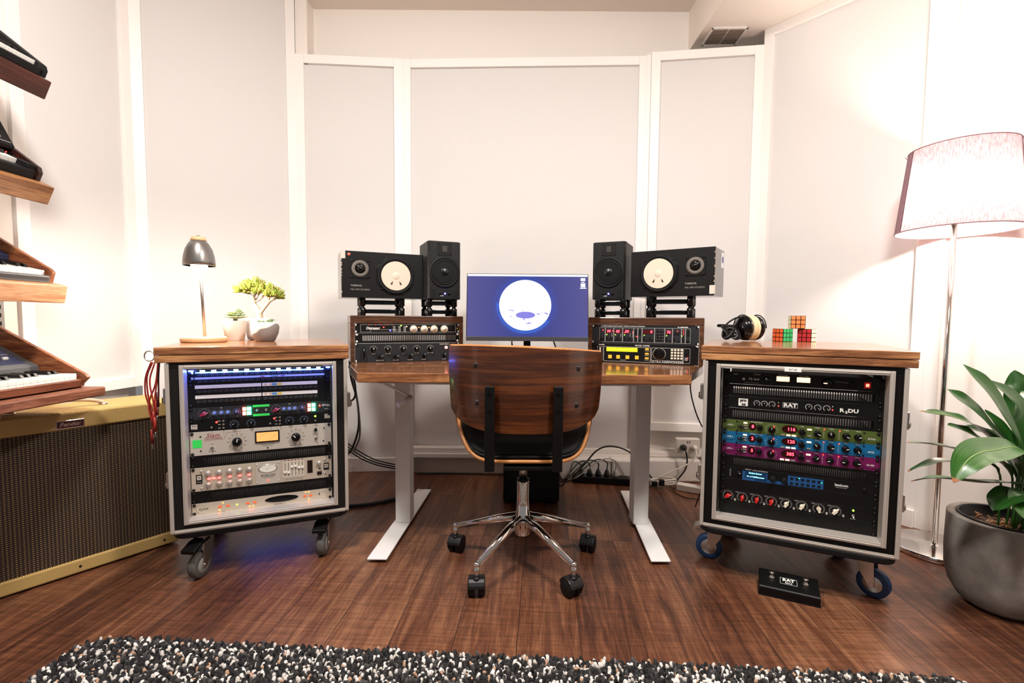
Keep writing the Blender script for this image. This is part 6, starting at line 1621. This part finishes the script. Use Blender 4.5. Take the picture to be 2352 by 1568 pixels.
for k, (pts, w) in enumerate(zip(LV, WD)):
    pts = [Vector(p) - Vector((PX, PY, 0)) for p in pts][::-1]
    root = Vector((max(-.07, min(.07, pts[0].x * .6)), max(-.07, min(.07, pts[0].y * .6)), .272))
    path = smooth_path([root] + pts, 6)
    n_ = len(path) - 1
    side = None; V = []; F_ = []; UV = []
    start = 5
    mbs = MB(); mbs.tube(path[:start + 3], .0032, 7); 
    tot = path[start:]
    m_ = len(tot) - 1
    twist = [.5, -.2, .1, -.1, .25, .6, .9, .6, .8, .35, .5, .15, .3, .9, .3, .3, .3][k]
    rows = []
    for i, p in enumerate(tot):
        tt = i / m_
        tan = (tot[min(i + 1, m_)] - tot[max(i - 1, 0)]).normalized()
        s_ = tan.cross(Vector((0, 0, 1))); s_ = s_.normalized() if s_.length > 1e-3 else Vector((1, 0, 0))
        up_ = s_.cross(tan).normalized()
        s2 = (s_ * math.cos(twist) + up_ * math.sin(twist)); u2 = s2.cross(tan).normalized()
        ww = w * (math.sin(PI * min(1, tt ** .85 * 1.0)) ** .75 if 0 < tt < 1 else 0) + .0008
        row = []
        for j in range(7):
            a = (j - 3) / 3
            row.append(p + s2 * a * ww + u2 * (.22 * ww * abs(a) ** 1.3) + Vector((0, 0, .0015 * math.sin(tt * 17 + a * 2 + k) * abs(a))))
        rows.append((row, tt, ww))
    for sgn, off in ((1, 0), (-1, -.0007)):
        o_ = len(V)
        for (row, tt, ww) in rows:
            for j, q in enumerate(row): V.append(q + Vector((0, 0, off))); UV.append((j / 6, tt))
        for i in range(m_):
            for j in range(6):
                f_ = (o_ + i * 7 + j, o_ + i * 7 + j + 1, o_ + (i + 1) * 7 + j + 1, o_ + (i + 1) * 7 + j)
                F_.append((f_ if sgn > 0 else f_[::-1], i))
    mb = MB(); mb.v = [tuple(v) for v in V]; mb.f = [f for f, i in F_]; mb.m = [1 if i >= m_ - 1 and k in (0, 1, 2, 3, 4) else 0 for f, i in F_]; mb.sm = [True] * len(F_)
    o = mb.build('leaf', [M_leaf if k % 3 else M_leaf2, M_tip], t)
    ul = o.data.uv_layers.new(name='leaf')
    for lp in o.data.loops: ul.data[lp.index].uv = UV[lp.vertex_index]
    mbs.build('leaf_stalk', M_leaf2, o)
    if k in (0, 4, 1, 3): m3 = MB(); m3.tube([Vector(r[0][3]) + Vector((0, 0, .0008)) for r in rows[1:-1]], .0011, 5); m3.build('midrib', M_rib, o)
mb = MB(); mb.grid(lambda u, v: (-.075 - .03 * u + .008 * math.sin(u * 9), -.02 - .02 * u + (v - .5) * .018 * (1 - u * .7), .275 + .05 * u + .004 * math.sin(v * 3)), 10, 3, thick=.0008); mb.build('dry_husk', mat('dry_husk', 'C49A78', .8), t)

# ================================================================== SMALL THINGS ON THE FLOOR
t = thing('foot_switch', 'black two button foot switch marked RAT on the floor under the right case', 'foot pedal', (.975, 1.639, 0), -26)
mb = MB(); mb.prism([(-.046, .002), (.046, .002), (.046, .052), (.040, .056), (-.042, .034), (-.046, .030)], -.092, .092, 'X'); mb.build('housing', M_black, t, bevel=.002)
mb = MB(); mb.prism([(-.047, .001), (-.047, .004), (.047, .004), (.047, .001)], -.094, .094, 'X'); mb.build('base_plate', M_blackm, t)
def sl(y): return .034 + (.056 - .034) * (y + .042) / .082
for x in (-.052, .052):
    MB().lathe([(.0095, sl(.004) - .002), (.0095, sl(.004) + .004), (.006, sl(.004) + .005), (.0058, sl(.004) + .014), (.0075, sl(.004) + .0155), (.0075, sl(.004) + .020), (0, sl(.004) + .021)], 20, c=(x, .004, 0)).build('stomp_button', M_chrome, t)
    MB().lathe([(.003, sl(.028) - .002), (.003, sl(.028) + .001), (0, sl(.028) + .003)], 12, c=(x, .028, 0)).build('red_light', mat('dim_red_light', '801010', .4, emit='A01818', es=.8), t)
an = math.atan2(.022, .082)
mb = MB(); mb.M = Matrix.Translation((0, -.001, sl(-.001))) @ Matrix.Rotation(an, 4, 'X'); mb.box(-.026, .026, -.015, .015, 0, .0006); po = mb.build('name_plate', M_black, t)
mb = MB(); mb.M = Matrix.Translation((0, -.001, sl(-.001))) @ Matrix.Rotation(an, 4, 'X')
for s_, yy, sz_, bo_ in (('RAT', .005, .018, .05), ('RFS-2', -.0085, .0085, .03)):
    v, f = text_mesh(s_, bo_); mb.add([(p[0] * sz_ * 1.1, yy + p[1] * sz_, .0009) for p in v], f)
for a in ((-.026, .026, -.015, -.0142), (-.026, .026, .0142, .015), (-.026, -.0252, -.015, .015), (.0252, .026, -.015, .015)): mb.box(a[0], a[1], a[2], a[3], .0006, .0009)
mb.build('lettering', M_white, po)

t = thing('computer_tower', 'plain black box standing under the desk behind the chair column', 'computer', (.105, 2.56, 0), 0)
MB().box(-.145, .145, -.11, .12, .012, .40).build('housing', M_black, t, bevel=.004)
for x in (-.12, .12):
    for y in (-.09, .10): MB().lathe([(.014, 0), (.016, .013)], 14, c=(x, y, 0)).build('foot', M_rub, t)
MB().box(-.13, .13, -.114, -.11, .03, .385).build('front_grille', M_blackm, t, bevel=.001)

def cable(label, pts, r, m, cat='cable', name='cable', k=8, group=None):
    mb = MB(); mb.tube(smooth_path(pts, k), r, 7); return tag(mb.build(name, m), label, cat, group)
M_cab = mat('black_cable', '100F0F', .45); M_cabw = mat('white_cable', 'E4DED6', .45)
def plug(mb, c, d, r=.011, mi=0):
    mb.lathe([(r * .9, 0), (r, .012), (r * .8, .022), (r * .4, .034)], 14, mi=mi, c=c)
# black power strip
t = thing('power_strip', 'black power strip full of plugs on the floor by the wall right of the chair', 'power strip', (.545, 2.775, 0), -9)
MB().box(-.185, .185, -.032, .032, .001, .042).build('housing', M_blackg, t, bevel=.006)
for i in range(6):
    x = -.135 + i * .050
    MB().lathe([(.019, .0421), (.017, .0423), (.0165, .0395), (0, .0395)], 20, c=(x, 0, 0)).build('socket', M_blackm, t)
MB().box(.150, .172, -.010, .010, .042, .048).build('switch', mat('dark_red_switch', '4A1512', .4), t)
for i in range(5):
    x = -.135 + i * .050
    th_ = math.radians(-9); X_ = .545 + x * math.cos(th_); Y_ = 2.775 + x * math.sin(th_)
    mb = MB(); mb.lathe([(.016, .042), (.017, .055), (.012, .070), (.006, .082)], 16, c=(X_, Y_, 0), mi=0)
    far = [(.30, 2.70), (.30, 2.74), (.31, 2.73), (.33, 2.70), (.35, 2.72)][i]
    mb.tube(smooth_path([(X_, Y_, .080), (X_ - .005, Y_ - .01, .105 + .008 * i), (X_ - .05 - .01 * i, Y_ - .03, .125 + .006 * i), (far[0] + .02, far[1] - .03, .06), (.285 + .006 * i, far[1] - .01, .010 + .008 * i), (.275 + .006 * i, far[1] + .05, .008 + .008 * i)], 7), .0034, 7)
    m_ = mb.build('power_plug', mat('grey_plug', 'A8A29A', .4) if i == 4 else M_cab); 
    tag(m_, ('black plug nearest the chair in the black power strip', 'second black plug from the chair in the black power strip', 'third black plug from the chair in the black power strip', 'black plug right beside the grey plug in the black power strip', 'grey plug with black lead at the switch end of the black strip')[i], 'plug', 'plugs in the black power strip')
cable('black cable arching high over the boxing right of the chair', [(.36, 2.74, .05), (.43, 2.76, .12), (.50, 2.77, .195), (.58, 2.78, .218), (.68, 2.78, .19), (.745, 2.77, .13), (.80, 2.75, .06), (.84, 2.73, .008)], .0048, M_cab)
cable('thin black cable lying along the floor duct left of the chair', [(-.58, 2.90, .006), (-.40, 2.91, .006), (-.20, 2.90, .006), (.0, 2.89, .006), (.2, 2.88, .006), (.31, 2.85, .006)], .004, M_cab)
cable('grey and black lead from the strip end toward the desk leg', [(.735, 2.74, .02), (.78, 2.73, .012), (.83, 2.76, .007), (.87, 2.78, .007)], .0045, M_cab)
# white power strip
t = thing('power_strip', 'white power strip on the floor beside the left wheel of the right case', 'power strip', (1.035, 2.625, 0), -30)
MB().box(-.11, .14, -.026, .026, .001, .038).build('housing', mat('white_plastic', 'ECE6DE', .35), t, bevel=.005)
for i in range(3): MB().lathe([(.018, .0381), (.0165, .0383), (.016, .036), (0, .036)], 20, c=(-.04 + i * .055, 0, 0)).build('socket', mat('white_plastic'), t)
mb = MB(); mb.box(.02, .055, -.018, .018, .038, .085); o = mb.build('power_adapter', M_blackm, loc=(1.035, 2.625, 0), rot=(0, 0, math.radians(-30)), bevel=.004)
tag(o, 'black block adapter plugged into the white power strip', 'adapter')
t = thing('wall_socket', 'white double wall socket box above the floor boxing, left of the right case', 'wall socket', (1.05, 2.86, .166), -4)
MB().box(-.068, .068, -.045, 0, 0, .088).build('housing', mat('white_plastic'), t, bevel=.004)
for x in (-.03, .032): MB().lathe([(.020, -.0452), (.018, -.0456), (.0175, -.043), (0, -.043)], 22, axis='Y', c=(x, 0, .038)).build('outlet', mat('white_plastic'), t)
for x in (-.008, .004): MB().box(x, x + .005, -.0458, -.045, .062, .076).build('usb_port', M_black, t)
mb = MB(); mb.lathe([(.0185, -.047), (.019, -.060), (.012, -.078), (.006, -.090)], 20, axis='Y', c=(-.03, 0, .038)); 
mb.tube(smooth_path([(-.03, -.088, .038), (-.028, -.105, .02), (-.02, -.10, -.03), (-.03, -.10, -.08), (-.07, -.11, -.13), (-.10, -.13, -.158)], 6), .0045, 8)
tag(mb.build('power_plug', M_cab, loc=(1.05, 2.86, .166), rot=(0, 0, math.radians(-4))), 'black plug and lead in the wall socket', 'plug')
mb = MB(); mb.lathe([(.017, -.047), (.018, -.058), (.011, -.072), (.006, -.082)], 20, axis='Y', c=(.032, 0, .038)); 
mb.tube(smooth_path([(.032, -.080, .038), (.03, -.10, .012), (.0, -.11, -.03), (-.06, -.12, -.06), (-.13, -.13, -.09), (-.19, -.14, -.118)], 6), .004, 8)
tag(mb.build('power_plug', M_cabw, loc=(1.05, 2.86, .166), rot=(0, 0, math.radians(-4))), 'white plug and lead in the wall socket', 'plug')
mb = MB(); pts = []
rr = random.Random(2)
for k in range(36):
    a = 2 * PI * k / 12; pts.append((.875 + (.075 + .006 * math.sin(k)) * math.cos(a), 2.72 + .032 * math.sin(a), .012 + .018 * (k / 36) + .010 * (1 + math.sin(a * 1.5))))
pts += [(.95, 2.70, .012), (.97, 2.67, .02)]
mb.tube(smooth_path(pts, 4), .005, 8); o = mb.build('coiled_cable', M_cabw); tag(o, 'loosely coiled white cable on the floor between desk leg and right case', 'cable')
mb = MB(); mb.box(.84, .868, 2.675, 2.70, .018, .052); mb.box(.80, .83, 2.685, 2.70, .010, .040); tag(mb.build('cable_connector', M_blackm, bevel=.003), 'black connectors resting in the coiled white cable', 'connector')
cable('thin black lead looping on the floor under the white power strip', [(.90, 2.70, .02), (.91, 2.60, .006), (.95, 2.53, .006), (1.03, 2.52, .006), (1.10, 2.56, .006)], .0028, M_cab)
cable('black lead hanging from the desk to the side of the right case', [(.868, 2.33, .715), (.862, 2.31, .62), (.875, 2.28, .53), (.90, 2.26, .46), (.925, 2.23, .42), (.935, 2.24, .30), (.93, 2.30, .15), (.93, 2.38, .02)], .0032, M_cab)
# left side hanging cables
cable('black cable hanging in a long loop between left case and desk', [(-.81, 2.40, .74), (-.82, 2.45, .65), (-.79, 2.45, .53), (-.785, 2.45, .40), (-.81, 2.44, .30), (-.845, 2.44, .25)], .0055, M_cab)
cable('grey cable hanging beside the long black loop', [(-.80, 2.38, .75), (-.80, 2.42, .66), (-.775, 2.42, .50), (-.77, 2.42, .36), (-.80, 2.42, .28)], .0045, mat('grey_cable', '6E6A6A', .5))
cable('short black cable loop near the top of the left case', [(-.80, 2.36, .72), (-.775, 2.36, .65), (-.77, 2.36, .58), (-.795, 2.38, .545), (-.83, 2.40, .55)], .005, M_cab)
for i, dz in enumerate((0, .018, .034)):
    cable(('highest', 'middle', 'lowest')[i] + ' of three thin black cables sagging from left case to desk leg', [(-.90, 2.58, .285 - dz), (-.83, 2.60, .225 - dz), (-.75, 2.62, .175 - dz * .8), (-.66, 2.64, .145 - dz * .7), (-.58, 2.66, .125 - dz * .6)], .0035, M_cab, group="cables sagging behind the desk")
cable('thick black cable on the floor behind the left case', [(-.88, 2.36, .011), (-.78, 2.38, .011), (-.68, 2.42, .011), (-.56, 2.52, .011), (-.45, 2.62, .011)], .010, M_cab)
# red patch leads on a hook ring
t = tag(MB().tube([(-.018 * math.cos(a) , 0, .018 * math.sin(a)) for a in [2 * PI * k / 24 for k in range(25)]], .0022, 6, cap=False).build('hook_ring', M_steel, loc=(-1.292, 1.715, .815)), 'steel ring on the left edge of the left worktop', 'hook')
M_rc = mat('red_cable', 'A02A20', .45); M_mc = mat('maroon_cable', '4A1818', .5)
RC = [[(-1.275, 1.70, .795), (-1.308, 1.715, .74), (-1.315, 1.72, .68), (-1.300, 1.72, .62), (-1.290, 1.715, .56), (-1.293, 1.715, .50)],
      [(-1.270, 1.70, .795), (-1.292, 1.70, .74), (-1.288, 1.70, .66), (-1.270, 1.70, .60), (-1.275, 1.70, .54)],
      [(-1.262, 1.70, .795), (-1.275, 1.69, .73), (-1.266, 1.69, .66), (-1.258, 1.69, .60), (-1.262, 1.69, .55)],
      [(-1.258, 1.71, .795), (-1.262, 1.70, .72), (-1.285, 1.695, .65), (-1.280, 1.695, .60), (-1.270, 1.695, .57)],
      [(-1.250, 1.70, .795), (-1.250, 1.69, .73), (-1.256, 1.685, .66), (-1.250, 1.685, .61)],
      [(-1.246, 1.70, .795), (-1.244, 1.69, .74), (-1.242, 1.685, .68), (-1.246, 1.685, .64)]]
for i, p in enumerate(RC):
    mb = MB(); sp_ = smooth_path(p, 6); mb.tube(sp_, .0027, 7)
    e = sp_[-1]; mb.cyl((e.x, e.y, e.z + .05), (e.x, e.y, e.z), .0052, .0052, 10); mb.cyl((e.x, e.y, e.z), (e.x, e.y, e.z - .022), .0028, .0022, 8, mi=1)
    o = mb.build('patch_cable', [M_rc if i < 5 else M_mc, M_steel])
    tag(o, ('longest red patch cable, outermost at the left end of the left worktop', 'second red patch cable from the left, reaching almost as low as the longest', 'red patch cable third from the left in the hanging bunch', 'red patch cable fourth from the left in the hanging bunch', 'short red patch cable next to the maroon one', 'dark maroon patch cable hanging closest to the left case')[i], 'cable', 'patch cables hanging from the left worktop')
